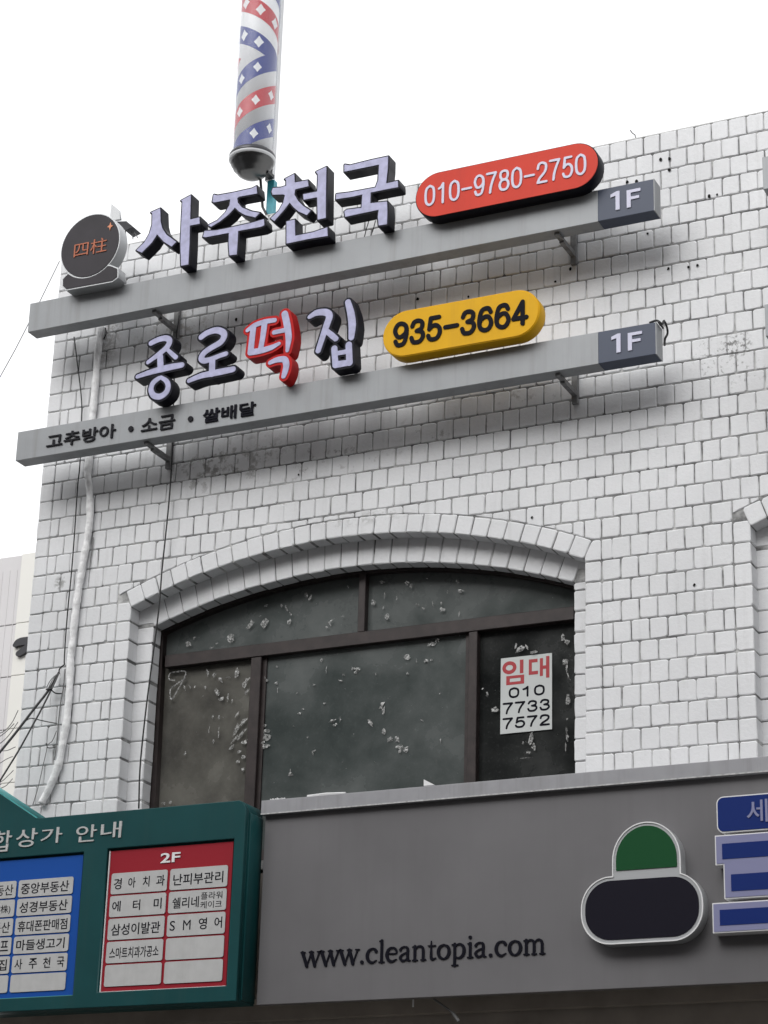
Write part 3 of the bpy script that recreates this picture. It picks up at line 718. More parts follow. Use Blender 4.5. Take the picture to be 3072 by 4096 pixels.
for f, pts in ((z5, [(285, 600, 60, 45, .3), (330, 560, 20, 30, 0), (600, 560, 55, 60, -.5), (460, 630, 40, 14, .2), (495, 598, 22, 14, .8), (745, 460, 75, 34, .9), (850, 445, 55, 70, .3), (815, 402, 30, 12, .6), (860, 325, 44, 16, .4), (975, 325, 14, 40, .1), (1010, 340, 18, 60, .5), (1040, 380, 12, 40, .6), (1030, 440, 26, 46, .3), (1150, 245, 30, 36, .2), (1185, 260, 26, 44, -.3), (1330, 440, 66, 14, .5), (1325, 450, 14, 50, .6), (1305, 480, 30, 16, .1), (1465, 182, 20, 20, 0), (1425, 398, 36, 12, .1),
     (1270, 722, 30, 28, .6), (1303, 795, 10, 66, 0), (1500, 785, 26, 26, 0), (1530, 800, 26, 40, .4), (1432, 830, 26, 14, .4), (1410, 878, 26, 14, -.4), (940, 770, 18, 16, 0), (850, 855, 40, 16, -.7), (935, 890, 20, 22, 0), (1215, 905, 16, 14, 0),
     (430, 810, 18, 50, .1), (475, 830, 40, 26, .8), (525, 865, 36, 44, .2), (580, 850, 46, 12, .1), (640, 815, 44, 66, .3), (720, 870, 50, 26, .8)]),
    (z6, [(300, 90, 18, 36, .4), (335, 85, 16, 28, 0), (410, 90, 14, 34, 0), (258, 95, 18, 44, .5), (500, 130, 26, 60, .4), (525, 180, 40, 40, .6), (580, 170, 20, 60, 0), (610, 190, 10, 36, 0), (465, 310, 18, 30, 0), (512, 312, 22, 36, .1), (440, 410, 10, 60, 0), (510, 430, 10, 90, 0), (470, 490, 14, 30, 0), (700, 80, 60, 40, 1.0), (715, 130, 80, 26, .9), (640, 300, 60, 16, 1.0),
     (690, 350, 90, 40, .7), (640, 400, 90, 34, 1.0), (680, 440, 90, 30, .8), (620, 480, 90, 26, .9), (700, 500, 60, 44, .6), (600, 540, 60, 22, .7), (660, 570, 40, 36, .4), (690, 610, 40, 60, .9), (650, 640, 30, 30, .2), (690, 700, 26, 40, 0), (840, 380, 60, 20, .3), (850, 415, 70, 30, 0), (860, 460, 60, 44, .2), (850, 530, 70, 50, .1), (830, 500, 36, 22, .5),
     (260, 580, 26, 40, 0), (1040, 725, 38, 46, 0), (1105, 285, 22, 20, .4), (1132, 255, 18, 18, 0), (1345, 340, 60, 22, .4), (1405, 325, 14, 44, 0), (1365, 368, 30, 22, 0), (1630, 350, 50, 22, -.8), (1205, 575, 14, 60, 0), (1215, 560, 20, 14, .3), (1288, 212, 20, 14, .4), (1065, 380, 14, 10, 0), (1410, 45, 36, 14, -.4), (1215, 75, 16, 16, 0), (860, 40, 50, 18, -.4), (935, 65, 16, 20, 0), (945, 110, 8, 40, 0), (1168, 460, 16, 14, 0), (1085, 135, 20, 8, .6),
     (100, 950, 40, 26, 0), (150, 940, 30, 22, .4)]),
    (z7, [(225, 138, 40, 26, -.3), (400, 150, 40, 34, -.5), (430, 165, 20, 30, 0), (755, 130, 22, 40, .3), (775, 200, 50, 26, -.2), (685, 210, 14, 22, 0), (245, 230, 10, 50, 0), (330, 250, 12, 34, 0), (170, 280, 40, 40, .4), (235, 320, 14, 26, .3), (262, 375, 30, 44, .2), (475, 298, 40, 14, -.4), (520, 325, 36, 14, -.5), (640, 290, 16, 40, 0), (650, 335, 30, 36, .3), (765, 360, 14, 34, 0), (580, 290, 8, 60, .2), (535, 115, 24, 10, 0),
     (575, 570, 60, 34, .1), (615, 545, 40, 20, .4), (405, 670, 44, 50, .2), (465, 690, 12, 26, 0), (535, 690, 30, 34, .8), (575, 680, 26, 14, .5), (405, 778, 22, 30, .2), (50, 745, 70, 26, 0), (40, 770, 30, 34, 0), (225, 1000, 50, 30, .8), (235, 1045, 20, 60, -.2), (235, 1182, 36, 40, .2), (145, 1125, 70, 30, -.9), (285, 1240, 50, 40, .4), (330, 1235, 40, 50, 0), (350, 1290, 60, 40, -.4), (395, 1315, 50, 50, .2), (350, 1325, 30, 26, 0), (635, 1245, 16, 34, 0), (635, 915, 12, 12, 0), (505, 1102, 26, 14, -.4), (605, 1150, 10, 14, 0), (185, 780, 14, 24, 0),
     (1195, 610, 70, 50, .2), (1240, 600, 16, 50, .5), (1160, 590, 14, 50, -.2), (1285, 630, 50, 20, 0), (1015, 1035, 50, 40, 0), (960, 925, 20, 36, .2), (935, 885, 20, 14, 0), (1270, 1230, 34, 110, -.15), (1285, 1290, 26, 70, .2), (1212, 1262, 14, 26, 0), (1245, 1330, 30, 24, .4), (1225, 1368, 90, 6, 0), (1490, 520, 34, 60, .2), (1520, 560, 30, 70, .3), (1510, 690, 50, 60, 0), (1515, 750, 16, 60, 0), (1530, 800, 16, 50, .3), (1525, 960, 30, 90, 0), (1520, 1095, 12, 14, 0), (1515, 1170, 14, 60, .1), (1520, 1220, 22, 70, .2), (1510, 1290, 8, 60, 0)])):
    for x, y, w_, h_, a in pts: spots.append((*f(x, y), w_ / 1.8, h_ / 1.8, a))
V_, F_ = [], []
for px, py, w_, h_, a in spots:
    y = YF + 0.04
    for rep in range(2):
        x, z = L(px + random.uniform(-3, 3) * rep, py + random.uniform(-3, 3) * rep, y)
        k = 1.0 if rep == 0 else 0.55
        v, f = scrap(x, z, w_ * 0.0019 * k, h_ * 0.0019 * k, a, y - 0.003 * rep); n0 = len(V_); V_ += v; F_ += [tuple(n0 + q for q in g_) for g_ in f]
for _ in range(90):
    x = random.uniform(-6.7, -4.2); z = random.uniform(4.6, 5.85); s_ = random.uniform(0.002, 0.006)
    v, f = scrap(x, z, s_, s_ * random.uniform(.6, 2.5), random.uniform(0, 3), YF + 0.04); n0 = len(V_); V_ += v; F_ += [tuple(n0 + q for q in g_) for g_ in f]
o = link('film_scraps', mesh(V_, F_), 'film', W1); o['kind'] = 'stuff'
# loop of loose film in the corner of the left pane
q = [L3(*z5(x, y), YF + 0.03) for x, y in ((185, 870), (140, 860), (150, 815), (210, 805), (262, 805), (255, 850), (225, 905), (160, 1010), (150, 940), (185, 905), (262, 850))]
link('torn_film', tube(smoothpts(q, 4), 0.0045, 5, jitter=0.3), 'film', W1)

# notice on the right pane
NY = YF + 0.046
pc = [L(1400 + x / 1.7463, 2250 + y / 1.7463, NY) for x, y in ((1055, 672), (1412, 635), (1410, 1165), (1045, 1195))]
nx0, nx1 = pc[0][0], pc[1][0]; nz0, nz1 = pc[2][1], pc[0][1]
N = thing('paper_notice', (nx0, NY, nz0), 'white notice with two red letters and black figures on the dark pane', 'notice')
link('sheet', boxm(nx0, nx1, NY - 0.002, NY, nz0, nz1), 'paper', N)
W_ = nx1 - nx0; H_ = nz1 - nz0
def nt_(u0, u1, v0, v1, t, m, off=0.0): link('lettering', text_loops_mesh(t, nx0 + u0 * W_, nx0 + u1 * W_, nz0 + v0 * H_, nz0 + v1 * H_, NY - 0.0028, 0.0007, off), m, N)
def bars_(rects, m):
    link('lettering', joinm([boxm(nx0 + a * W_, nx0 + b * W_, NY - 0.0028, NY - 0.0021, nz0 + c * H_, nz0 + d * H_) for a, b, c, d in rects]), m, N)
# the two red letters, drawn
ring = outline([('s', [(nx0 + W_ * (0.17 + 0.105 * math.cos(t)), nz0 + H_ * (0.865 + 0.062 * math.sin(t))) for t in np.linspace(0, 2 * math.pi, 25)], [0.0105] * 25)], [0.0], 0.0015)[0]
link('lettering', joinm([fillm(ring, NY - 0.0028, 0.0007), boxm(nx0 + .375 * W_, nx0 + .445 * W_, NY - .0028, NY - .0021, nz0 + .775 * H_, nz0 + .955 * H_),
     fillm([[(nx0 + a * W_, nz0 + b * H_) for a, b in ((.11, .755), (.46, .755), (.46, .635), (.11, .635))], [(nx0 + a * W_, nz0 + b * H_) for a, b in ((.18, .718), (.39, .718), (.39, .672), (.18, .672))]], NY - .0028, .0007)]), 'print_red', N)
bars_([(.55, .72, .90, .945), (.55, .61, .74, .8995), (.6105, .73, .74, .785), (.765, .825, .71, .945), (.885, .95, .68, .965), (.8255, .8845, .80, .845)], 'print_red')
for t_, u0, u1, v0, v1 in (('010', .14, .88, .455, .60), ('7733', .03, .98, .25, .405), ('7572', .03, .98, .055, .205)):
    for m__ in figures(t_, nx0 + u0 * W_, nx0 + u1 * W_, nz0 + v0 * H_, nz0 + v1 * H_, NY - .0028, .0007, 0.0058, 0.0012): link('digit', m__, 'print_black', N)

# ------------------------------------------------------------------ the long sign beams
BYF, BYB = -0.32, -0.215
LY = BYF - 0.092                    # front of the letters
def beam_sign(name, z0, z1, x0, x1, label, brs, group='sign beams across the brick wall', plate=True):
    T = thing(name, ((x0 + x1) / 2, BYB, z0), label, 'sign', group)
    xs = L(2617 - 215, 800, BYF)[0] if plate else x1
    xs = x1 - 0.335 if plate else x1
    link('beam', boxm(x0, xs, BYF, BYB, z0, z1, 0.0025), 'beam_grey', T)
    if plate:
        pl = link('floor_plate', boxm(xs + 0.0005, x1 - 0.006, BYF - 0.001, BYB, z0 + 0.001, z1 - 0.001, 0.0025), 'plate_slate', T)
        link('end_cap', boxm(x1 - 0.0055, x1, BYF - 0.0015, BYB - 0.001, z0 - 0.0005, z1 + 0.0005, 0.001), 'beam_grey', T)
        h = z1 - z0; w_ = x1 - 0.006 - xs
        # "1F"
        sh = [('p', [(xs + w_ * a, z0 + h * b) for a, b in ((.33, .24), (.33, .70), (.24, .665), (.24, .75), (.345, .82), (.395, .82), (.395, .24))]),
              ('p', [(xs + w_ * a, z0 + h * b) for a, b in ((.53, .24), (.53, .78), (.77, .78), (.77, .70), (.595, .70), (.595, .56), (.745, .56), (.745, .485), (.595, .485), (.595, .24))])]
        f0 = outline(sh, [0.0012], 0.0012)[0]
        link('digits', fillm(f0, BYF - 0.0065, 0.0055), 'white_letter', pl)
    for (bx, w_) in brs:
        bk = link('bracket', joinm([boxm(bx - 0.014, bx + 0.014, BYB + 0.0005, -0.0305, z0 - 0.030, z0 - 0.002), boxm(bx - 0.017, bx + 0.017, -0.030, -0.004, z0 - 0.075, z0 + 0.14),
              boxm(bx - 0.014, bx + 0.014, BYF + 0.03, BYB + 0.0004, z0 - 0.0185, z0 - 0.0008)]), 'bracket_grey', T)
    return T
UP = beam_sign('shop_sign', beamz[0][0], beamz[0][1], BEAMX0, BEAMX1, 'upper grey sign beam with angular lavender letters, dark round emblem and red phone oval', [(-4.055, 0), (-6.70, 0)])
LO = beam_sign('shop_sign', beamz[1][0], beamz[1][1], BEAMX0, BEAMX1 - 0.004, 'lower grey sign beam with rounded brush letters, one of them red, and yellow phone oval', [(-4.05, 0), (-6.69, 0)])
NU = beam_sign('shop_sign', beamz[0][0], beamz[0][1] - 0.001, -2.845, XR - 0.3, 'upper of two plain grey sign beams cut off at the right edge', [(-2.3, 0), (0.1, 0)], plate=False)
NL = beam_sign('shop_sign', beamz[1][0] - 0.002, beamz[1][1] - 0.008, -2.862, XR - 0.3, 'lower of two plain grey sign beams cut off at the right edge', [(-2.3, 0), (0.1, 0)], plate=False)

def letter(T, shapes, rim, body_m, face_m='lavender', facein=0.0, yl=None, depth=0.09):
    yl = LY if yl is None else yl
    a, b = outline(shapes, [facein, rim])
    bo = link('letter', fillm(b, yl + 0.004, depth - 0.004), body_m, T)
    link('letter_face', fillm(a, yl, 0.008, 0.0), face_m, bo)
    return bo
def zp(cx, cy, s, polys, Y=None): return [('p', LZ(cx, cy, s, p, LY if Y is None else Y)) for p in polys]
z1_ = (500, 560, 2.765); z2_ = (1050, 560, 2.765)
letter(UP, zp(*z1_, [[(285, 800), (387, 755), (392, 900), (410, 975), (455, 1045), (565, 1125), (515, 1178), (430, 1125), (355, 1042), (300, 1130), (185, 1245), (125, 1218), (215, 1130), (270, 1035), (300, 930), (302, 812)],
    [(618, 668), (727, 610), (718, 880), (822, 855), (825, 925), (716, 945), (712, 1150), (700, 1375), (620, 1390), (612, 1150), (625, 850), (635, 680)]]), 0.0092, 'letter_black')
letter(UP, zp(*z1_, [[(980, 603), (1020, 612), (1200, 580), (1400, 535), (1452, 508), (1460, 590), (1270, 625), (1240, 640), (1245, 690), (1290, 745), (1400, 790), (1490, 805), (1440, 855), (1330, 830), (1260, 790), (1215, 745), (1150, 820), (1050, 900), (950, 960), (920, 940), (1020, 890), (1110, 800), (1155, 720), (1165, 655), (985, 690), (965, 680)],
    [(880, 1005), (1000, 1000), (1200, 960), (1400, 915), (1535, 875), (1540, 940), (1500, 960), (1250, 1005), (1245, 1120), (1235, 1265), (1155, 1275), (1145, 1150), (1150, 1025), (890, 1075), (862, 1070)]]), 0.0092, 'letter_black')
letter(UP, zp(*z2_, [[(245, 430), (350, 375), (355, 470), (500, 445), (510, 510), (360, 545), (350, 600), (390, 670), (450, 730), (530, 780), (490, 830), (400, 790), (340, 740), (300, 690), (240, 770), (130, 895), (90, 865), (180, 780), (230, 690), (248, 610), (230, 600), (110, 605), (100, 570), (115, 530), (200, 525), (262, 505), (262, 440)],
    [(590, 350), (705, 295), (700, 600), (698, 860), (610, 880), (605, 640), (600, 632), (455, 660), (450, 600), (605, 570), (610, 480), (612, 380)],
    [(265, 900), (355, 880), (358, 1060), (560, 1020), (715, 965), (720, 1060), (500, 1095), (265, 1145)]]), 0.0092, 'letter_black')
letter(UP, zp(*z2_, [[(905, 270), (960, 280), (1200, 220), (1388, 180), (1385, 300), (1365, 480), (1495, 450), (1500, 520), (1390, 540), (1195, 580), (1190, 700), (1375, 680), (1380, 790), (1375, 930), (1285, 945), (1275, 850), (1285, 770), (1000, 830), (915, 850), (905, 790), (930, 770), (1095, 750), (1105, 600), (1000, 625), (810, 655), (815, 595), (950, 580), (1250, 525), (1280, 440), (1290, 270), (1100, 310), (905, 350)]]), 0.0092, 'letter_black')

def st(cx, cy, s, strokes, Y=None):
    Y = LY if Y is None else Y; out = []
    for pts, r_ in strokes:
        q = LZ(cx, cy, s, pts, Y); rr = r_ if isinstance(r_, (list, tuple)) else [r_] * len(pts)
        if len(q) > 2:
            qs = smoothpts(q, 5); rs = np.interp(np.linspace(0, len(q) - 1, len(qs)), range(len(q)), rr)
        else: qs, rs = q, rr
        out.append(('s', qs, [v / s * 0.00148 for v in rs]))
    return out
z3_ = (500, 1170, 3.318); z4_ = (960, 1130, 3.072)
letter(LO, st(*z3_, [([(345, 672), (440, 625), (540, 605), (590, 640), (560, 720), (470, 800), (380, 870), (305, 925)], [38, 40, 42, 42, 42, 38, 34, 30]), ([(560, 755), (630, 820), (672, 858)], [26, 32, 34]),
    ([(465, 850), (470, 1000)], 45), ([(165, 1115), (300, 1068), (470, 1020), (620, 985), (752, 962)], [30, 38, 46, 46, 40]),
    ([(475, 1125), (545, 1170), (572, 1240), (545, 1325), (465, 1380), (380, 1365), (343, 1290), (368, 1205), (430, 1150), (475, 1125)], [26, 34, 38, 42, 44, 42, 38, 38, 36, 26])]), 0.0125, 'letter_black', yl=LY)
letter(LO, st(*z3_, [([(1012, 590), (1090, 535), (1210, 500), (1300, 530), (1312, 590), (1260, 665), (1140, 735), (1050, 800), (1012, 870), (1050, 905), (1140, 885), (1250, 840), (1338, 812)], [42, 42, 46, 48, 46, 44, 42, 42, 44, 42, 36, 34, 34]),
    ([(1158, 890), (1152, 1080)], 45), ([(850, 1170), (1000, 1108), (1150, 1075), (1300, 1045), (1432, 1018)], [32, 40, 46, 46, 42])]), 0.0125, 'letter_black')
letter(LO, st(*z4_, [([(90, 588), (180, 525), (300, 482), (425, 462)], [26, 34, 34, 30]), ([(165, 555), (145, 700), (128, 855)], [38, 40, 40]), ([(300, 510), (278, 680), (248, 835)], [40, 36, 36]), ([(128, 858), (250, 838), (380, 800), (478, 750)], [42, 40, 36, 24]),
    ([(548, 385), (578, 520), (597, 680), (580, 835)], [44, 46, 42, 24]), ([(418, 612), (560, 582)], 30), ([(368, 985), (450, 950), (545, 945), (568, 1010), (555, 1090), (535, 1150)], [28, 36, 42, 42, 40, 32])]), 0.0165, 'letter_red')
letter(LO, st(*z4_, [([(855, 422), (940, 372), (1050, 365), (1098, 410), (1065, 520), (1020, 650), (960, 835)], [28, 40, 46, 46, 44, 40, 36]), ([(1070, 600), (1130, 650), (1175, 690)], [34, 38, 36]), ([(1325, 240), (1362, 380), (1378, 520), (1368, 675)], [38, 48, 50, 38]),
    ([(1158, 810), (1170, 990)], 40), ([(1335, 765), (1345, 985)], 42), ([(1165, 875), (1330, 845)], 30), ([(1175, 1010), (1330, 985)], [44, 40])]), 0.0125, 'letter_black')

# ovals with the phone numbers
def oval(T, px_l, px_r, top_l, bot_l, top_r, bot_r, rim_m, face_m, txt, tm, toff, tbox, rimw, labels):
    """left/right extremes and the straight top and bottom edges, all read from the picture"""
    a = L(*px_l, LY); b = L(*px_r, LY); zt = (L(*top_l, LY)[1] + L(*top_r, LY)[1]) / 2; zb = (L(*bot_l, LY)[1] + L(*bot_r, LY)[1]) / 2
    x0, x1 = a[0], b[0]; r_ = (zt - zb) / 2
    body = link('oval_plate', fillm([rrect(x0, x1, zb, zt, r_ * 0.995, 12)], LY + 0.003, 0.09, 0.003), rim_m, T); tagp(body, labels)
    link('oval_face', fillm([rrect(x0 + rimw, x1 - rimw, zb + rimw, zt - rimw, (r_ - rimw) * 0.995, 12)], LY - 0.001, 0.006), face_m, body)
    u0, u1, v0, v1 = tbox; W2_, H2_ = x1 - x0, zt - zb
    for m__ in figures(txt, x0 + u0 * W2_, x0 + u1 * W2_, zb + v0 * H2_, zb + v1 * H2_, LY - 0.006, 0.004, toff): link('digit', m__, tm, body)
s_ = 1659 / 1536
c2 = lambda x, y: (1536 + x / s_, 400 + y / s_)
oval(UP, c2(135, 420), c2(928, 265), c2(240, 310), c2(240, 500), c2(840, 182), c2(840, 385), 'rim_dark', 'oval_red', '010-9780-2750', 'white_letter', 0.0073, (0.05, 0.94, 0.265, 0.735), 0.006, 'red oval plate with a long phone number')
oval(LO, c2(-5, 1010), c2(672, 900), c2(90, 905), c2(90, 1105), c2(590, 822), c2(590, 1025), 'oval_yellow', 'oval_yellow', '935-3664', 'print_black', 0.0130, (0.065, 0.935, 0.215, 0.765), 0.007, 'yellow oval plate with a short phone number')

# black lettering on the lower beam
def btxt(T, t, pa, pb, m='print_black', off=0.012):
    a = L(*pa, BYF); b = L(*pb, BYF); link('lettering', text_loops_mesh(t, a[0], b[0], a[1], b[1], BYF - 0.009, 0.0085, off), m, T)
z50 = lambda x, y: (x / 2.765, 1600 + y / 2.765)
btxt(LO, '고추방아', z50(515, 545), z50(1292, 262), 'print_grey')
def dot(px, py, r_=0.0175):
    x, z = L(px, py, BYF); link('dot', fillm([[(x + r_ * math.cos(t), z + r_ * math.sin(t)) for t in np.linspace(0, 2 * math.pi, 17)[:-1]]], BYF - 0.009, 0.0085), 'print_grey', LO)
dot(*z50(1452, 322)); 
c3 = lambda x, y: (x / s_, 1024 + y / s_)
btxt(LO, '소금', c3(610, 768), c3(760, 682), 'print_grey'); dot(*c3(825, 705)); btxt(LO, '쌀배달', c3(876, 725), c3(1108, 628), 'print_black', 0.018)

# round emblem on the upper beam
ec = L(100 + 735 / 2.765, 700 + 770 / 2.765, LY)
zE = lambda x, y: L(100 + x / 2.765, 700 + y / 2.765, LY)
ex0 = zE(395, 810)[0]; ex1 = zE(1048, 700)[0]; er = (ex1 - ex0) / 2; exc = (ex0 + ex1) / 2
ezt = zE(790, 420)[1]; ezb = L(0 + 935 / 2.765, 1000 + 310 / 2.765, LY)[1]; erz = (ezt - ezb) / 2; ezc = (ezt + ezb) / 2
circ = [(exc + er * math.cos(t), ezc + erz * math.sin(t)) for t in np.linspace(0, 2 * math.pi, 61)[:-1]]
e8 = lambda x, y: L(x / 2.765, 1000 + y / 2.765, LY)
base = [e8(*p) for p in ((683, 320), (760, 240), (1215, 160), (1305, 195), (1305, 300), (1240, 350), (725, 445), (683, 405))]
zbt = beamz[0][1] + 0.004
both = outline([('p', circ), ('p', base)], [0.0], 0.0025)[0]
em = link('emblem', fillm(both, LY + 0.004, 0.088), 'emblem_rim', UP); tagp(em, 'dark round emblem on a small base')
cin = outline([('p', circ)], [-0.008], 0.0025)[0]; link('emblem_disc', fillm(cin, LY, 0.006), 'emblem_dark', em)
bx = np.array(base); bxi = outline([('p', base)], [-0.009], 0.0025)[0]
# base face without the disc area
def base_face():
    xs = np.arange(bx[:, 0].min() - .02, bx[:, 0].max() + .02, 0.002); zs = np.arange(bx[:, 1].min() - .02, bx[:, 1].max() + .02, 0.002)
    X, Z = np.meshgrid(xs, zs); D = sdf_poly(X, Z, base) + 0.008; Dc = np.hypot((X - exc) / er, (Z - ezc) / erz) - 1.0
    return contour(np.maximum(D, -(Dc * er) + 0.002), xs, zs, 0.0)
link('emblem_base_face', fillm(base_face(), LY + 0.0005, 0.006), 'emblem_dark', em)
a = zE(540, 915); b = zE(915, 680); link('lettering', text_loops_mesh('四柱', a[0], b[0], a[1] - 0.004, a[1] + 0.098, LY - 0.005, 0.005, -0.0), 'copper', em)
sx, sz = zE(945, 570); k_ = 0.026
star = []
for i in range(8): t = math.pi / 4 * i; q = k_ if i % 2 == 0 else k_ * 0.36; star.append((sx + q * math.cos(t) * 0.85, sz + q * math.sin(t) * 1.15))
link('star', fillm([star], LY - 0.004, 0.004), 'orange', em)
# thin leads that feed the letters
for pts in ([(1180, 885), (1150, 980), (1125, 1080)], [(1250, 890), (1225, 990), (1195, 1065)]):
    link('lead', tube([tuple(L3(1050 + x / 2.765, 560 + y / 2.765, BYF + 0.01)) for x, y in pts], 0.003, 6), 'cable_black', UP)
lp = [tuple(L3(2200 + x / 2.765, 1200 + y / 2.765, Y)) for x, y, Y in ((1100, 252, -.318), (1180, 228, -.30), (1240, 265, -.27), (1262, 232, -.24), (1292, 300, -.2), (1300, 370, -.17), (1272, 430, -.17), (1268, 500, -.10))]
link('lead', tube(smoothpts(lp, 5), 0.0065, 7, jitter=.1), 'cable_black', LO)
lp = [tuple(L3(2200 + x / 2.765, 1200 + y / 2.765, Y)) for x, y, Y in ((1195, 238, -.31), (1235, 290, -.26), (1250, 312, -.24))]
link('lead', tube(smoothpts(lp, 4), 0.006, 6), 'cable_black', LO)

# ------------------------------------------------------------------ grey fascia of the cleaning shop
FY = -0.30
fx0 = -5.747; fz0 = 3.402; cz0 = L(1044.7, 3258.6, -0.335)[1]; cz1 = L(1046.5, 3202.5, -0.335)[1]; cx0 = L(1046, 3202, -0.335)[0]
FA = thing('fascia_sign', ((fx0 + XR) / 2, FY, fz0), 'wide dark grey shop fascia with a black web address and blue raised letters', 'sign')
link('panel', boxm(fx0, XR - 0.05, FY, FY + 0.05, fz0, cz0 + 0.02, 0.002), 'fascia_grey', FA)
link('cap', boxm(cx0, XR - 0.04, -0.335, -0.012, cz0, cz1, 0.003), 'cap_grey', FA)
link('cap_edge', boxm(cx0 - 0.001, XR - 0.04, -0.3375, -0.3352, cz0 - 0.001, cz0 + 0.006), 'cap_edge', FA)
link('return', joinm([boxm(fx0, XR - 0.05, FY + 0.0505, FY + 0.056, fz0 + 0.001, fz0 + 0.04)]), 'fascia_grey', FA)
link('sticker', boxm(L(1650, 4000, -.24)[0], L(1656, 4000, -.24)[0], -0.241, -0.2395, L(1653, 4028, -.24)[1], L(1653, 3990, -.24)[1]), 'trim_white', FA)
# web address: serif letters drawn as strokes, unit = x-height
def web():
    S_ = {}
    tn, tk, se = .055, .115, .05
    S_['w'] = (1.45, [([(.0, 1), (.38, 0)], tk), ([(.38, 0), (.72, .95)], tn), ([(.72, 1), (1.02, 0)], tk), ([(1.02, 0), (1.38, .97)], tn), ([(-.12, 1), (.2, 1)], se), ([(.55, 1), (.88, 1)], se), ([(1.22, 1), (1.5, 1)], se)])
    S_['.'] = (.5, [([(.2, .07), (.21, .07)], .13)])
    S_['c'] = (.95, [([(.78, .8), (.68, .95), (.45, 1), (.2, .85), (.08, .5), (.2, .15), (.5, .0), (.82, .15)], [.12, .08, .06, .1, .12, .11, .08, .04])])
    S_['l'] = (.52, [([(.22, 1.55), (.22, 0)], .1), ([(.03, 0), (.42, 0)], se), ([(.05, 1.5), (.22, 1.56)], se)])
    S_['e'] = (.98, [([(.1, .58), (.82, .58), (.75, .88), (.48, 1.0), (.2, .85), (.08, .5), (.2, .15), (.5, .0), (.84, .15)], [.05, .05, .09, .06, .1, .12, .11, .08, .04])])
    S_['a'] = (.98, [([(.1, .8), (.25, .97), (.5, 1), (.68, .82), (.68, .12), (.88, .0)], [.1, .06, .06, .1, .1, .05]), ([(.68, .6), (.3, .48), (.1, .25), (.25, .03), (.5, .05), (.68, .2)], [.05, .06, .1, .09, .06, .05])])
    S_['n'] = (1.15, [([(.2, 1), (.2, 0)], .1), ([(.2, .75), (.45, .98), (.72, .95), (.85, .7), (.85, 0)], [.05, .06, .08, .1, .1]), ([(.02, 0), (.4, 0)], se), ([(.68, 0), (1.05, 0)], se), ([(.02, .95), (.2, 1)], se)])
    S_['t'] = (.68, [([(.25, 1.3), (.25, .2), (.35, .02), (.62, .08)], [.04, .1, .09, .04]), ([(.02, .97), (.58, .97)], se)])
    S_['o'] = (1.08, [([(.5, 1), (.8, .85), (.92, .5), (.8, .15), (.5, 0), (.2, .15), (.08, .5), (.2, .85), (.5, 1)], [.06, .1, .12, .1, .06, .1, .12, .1, .06])])
    S_['p'] = (1.1, [([(.2, 1), (.2, -.5)], .1), ([(.2, .8), (.5, 1), (.82, .85), (.92, .5), (.8, .15), (.5, .0), (.2, .15)], [.05, .06, .1, .12, .1, .06, .05]), ([(.0, -.5), (.45, -.5)], se), ([(.0, .95), (.2, 1)], se)])
    S_['i'] = (.5, [([(.22, 1), (.22, 0)], .1), ([(.02, 0), (.42, 0)], se), ([(.04, .96), (.22, 1)], se), ([(.2, 1.42), (.21, 1.42)], .12)])
    S_['m'] = (1.75, [([(.2, 1), (.2, 0)], .1), ([(.2, .75), (.42, .98), (.66, .95), (.78, .7), (.78, 0)], [.05, .06, .08, .1, .1]), ([(.78, .75), (1.02, .98), (1.26, .95), (1.38, .7), (1.38, 0)], [.05, .06, .08, .1, .1]), ([(.02, 0), (.4, 0)], se), ([(.62, 0), (.96, 0)], se), ([(1.2, 0), (1.58, 0)], se), ([(.02, .95), (.2, 1)], se)])
    z8 = lambda x, y: L(1150 + x / 1.5082, 3650 + y / 1.5082, FY)
    xa = z8(82, 320)[0]; xb = z8(1555, 240)[0]; zb = z8(230, 318)[1]; xh = z8(1000, 185)[1] - z8(1000, 270)[1]
    txt = 'www.cleantopia.com'; tot = sum(S_[c][0] for c in txt) - .15; x = xa; u = (xb - xa) / tot
    for ch in txt:
        adv, strokes = S_[ch]; sh = []
        for pts, r_ in strokes:
            q = [(x + .1 * u + p[0] * u * 0.94, zb + p[1] * xh) for p in pts]; rr = r_ if isinstance(r_, list) else [r_] * len(q)
            if len(q) > 2: qs = smoothpts(q, 5); rs = list(np.interp(np.linspace(0, len(q) - 1, len(qs)), range(len(q)), rr))
            else: qs, rs = q, rr
            sh.append(('s', qs, [v * u * 1.0 for v in rs]))
        link('lettering', fillm(outline(sh, [0.0], 0.0014)[0], FY - 0.006, 0.0055), 'print_black', FA)
        x += adv * u
web()
# blue shop-name letters and small plate, cut by the right edge of the picture
z9 = lambda x, y, Y=FY - 0.085: L(2300 + x / 2.149, 3100 + y / 2.149, Y)
XE = z9(1215, 300)[0]
LYF = FY - 0.085
def rp3(name, lp, rim, yf, d, m1, face_m, par):
    o_, i_ = outline([('p', lp)], [0.0, -rim], 0.003); b_ = link(name, fillm(o_, yf + 0.003, d - 0.003), m1, par); f_ = link('face', fillm(i_, yf, 0.006), face_m, b_); return b_
p0 = z9(1215, 460); p1 = z9(1215 + 60, 175)
s1 = rp3('small_plate', rrect(XE, XE + 1.15, z9(1320, 492)[1], z9(1320, 180)[1], 0.035), 0.006, LYF, 0.085, 'trim_white', 'logo_blue', FA)
a = z9(1480, 400); b = z9(1632, 205); link('lettering', text_loops_mesh('세', a[0], a[0] + 0.105, a[1] - 0.008, a[1] + 0.105, LYF - 0.004, 0.004, 0.006), 'logo_face', s1)
link('lettering', text_loops_mesh('탁', a[0] + 0.135, a[0] + 0.24, a[1] - 0.008, a[1] + 0.105, LYF - 0.004, 0.004, 0.006), 'logo_face', s1)
xr = XE + 0.62
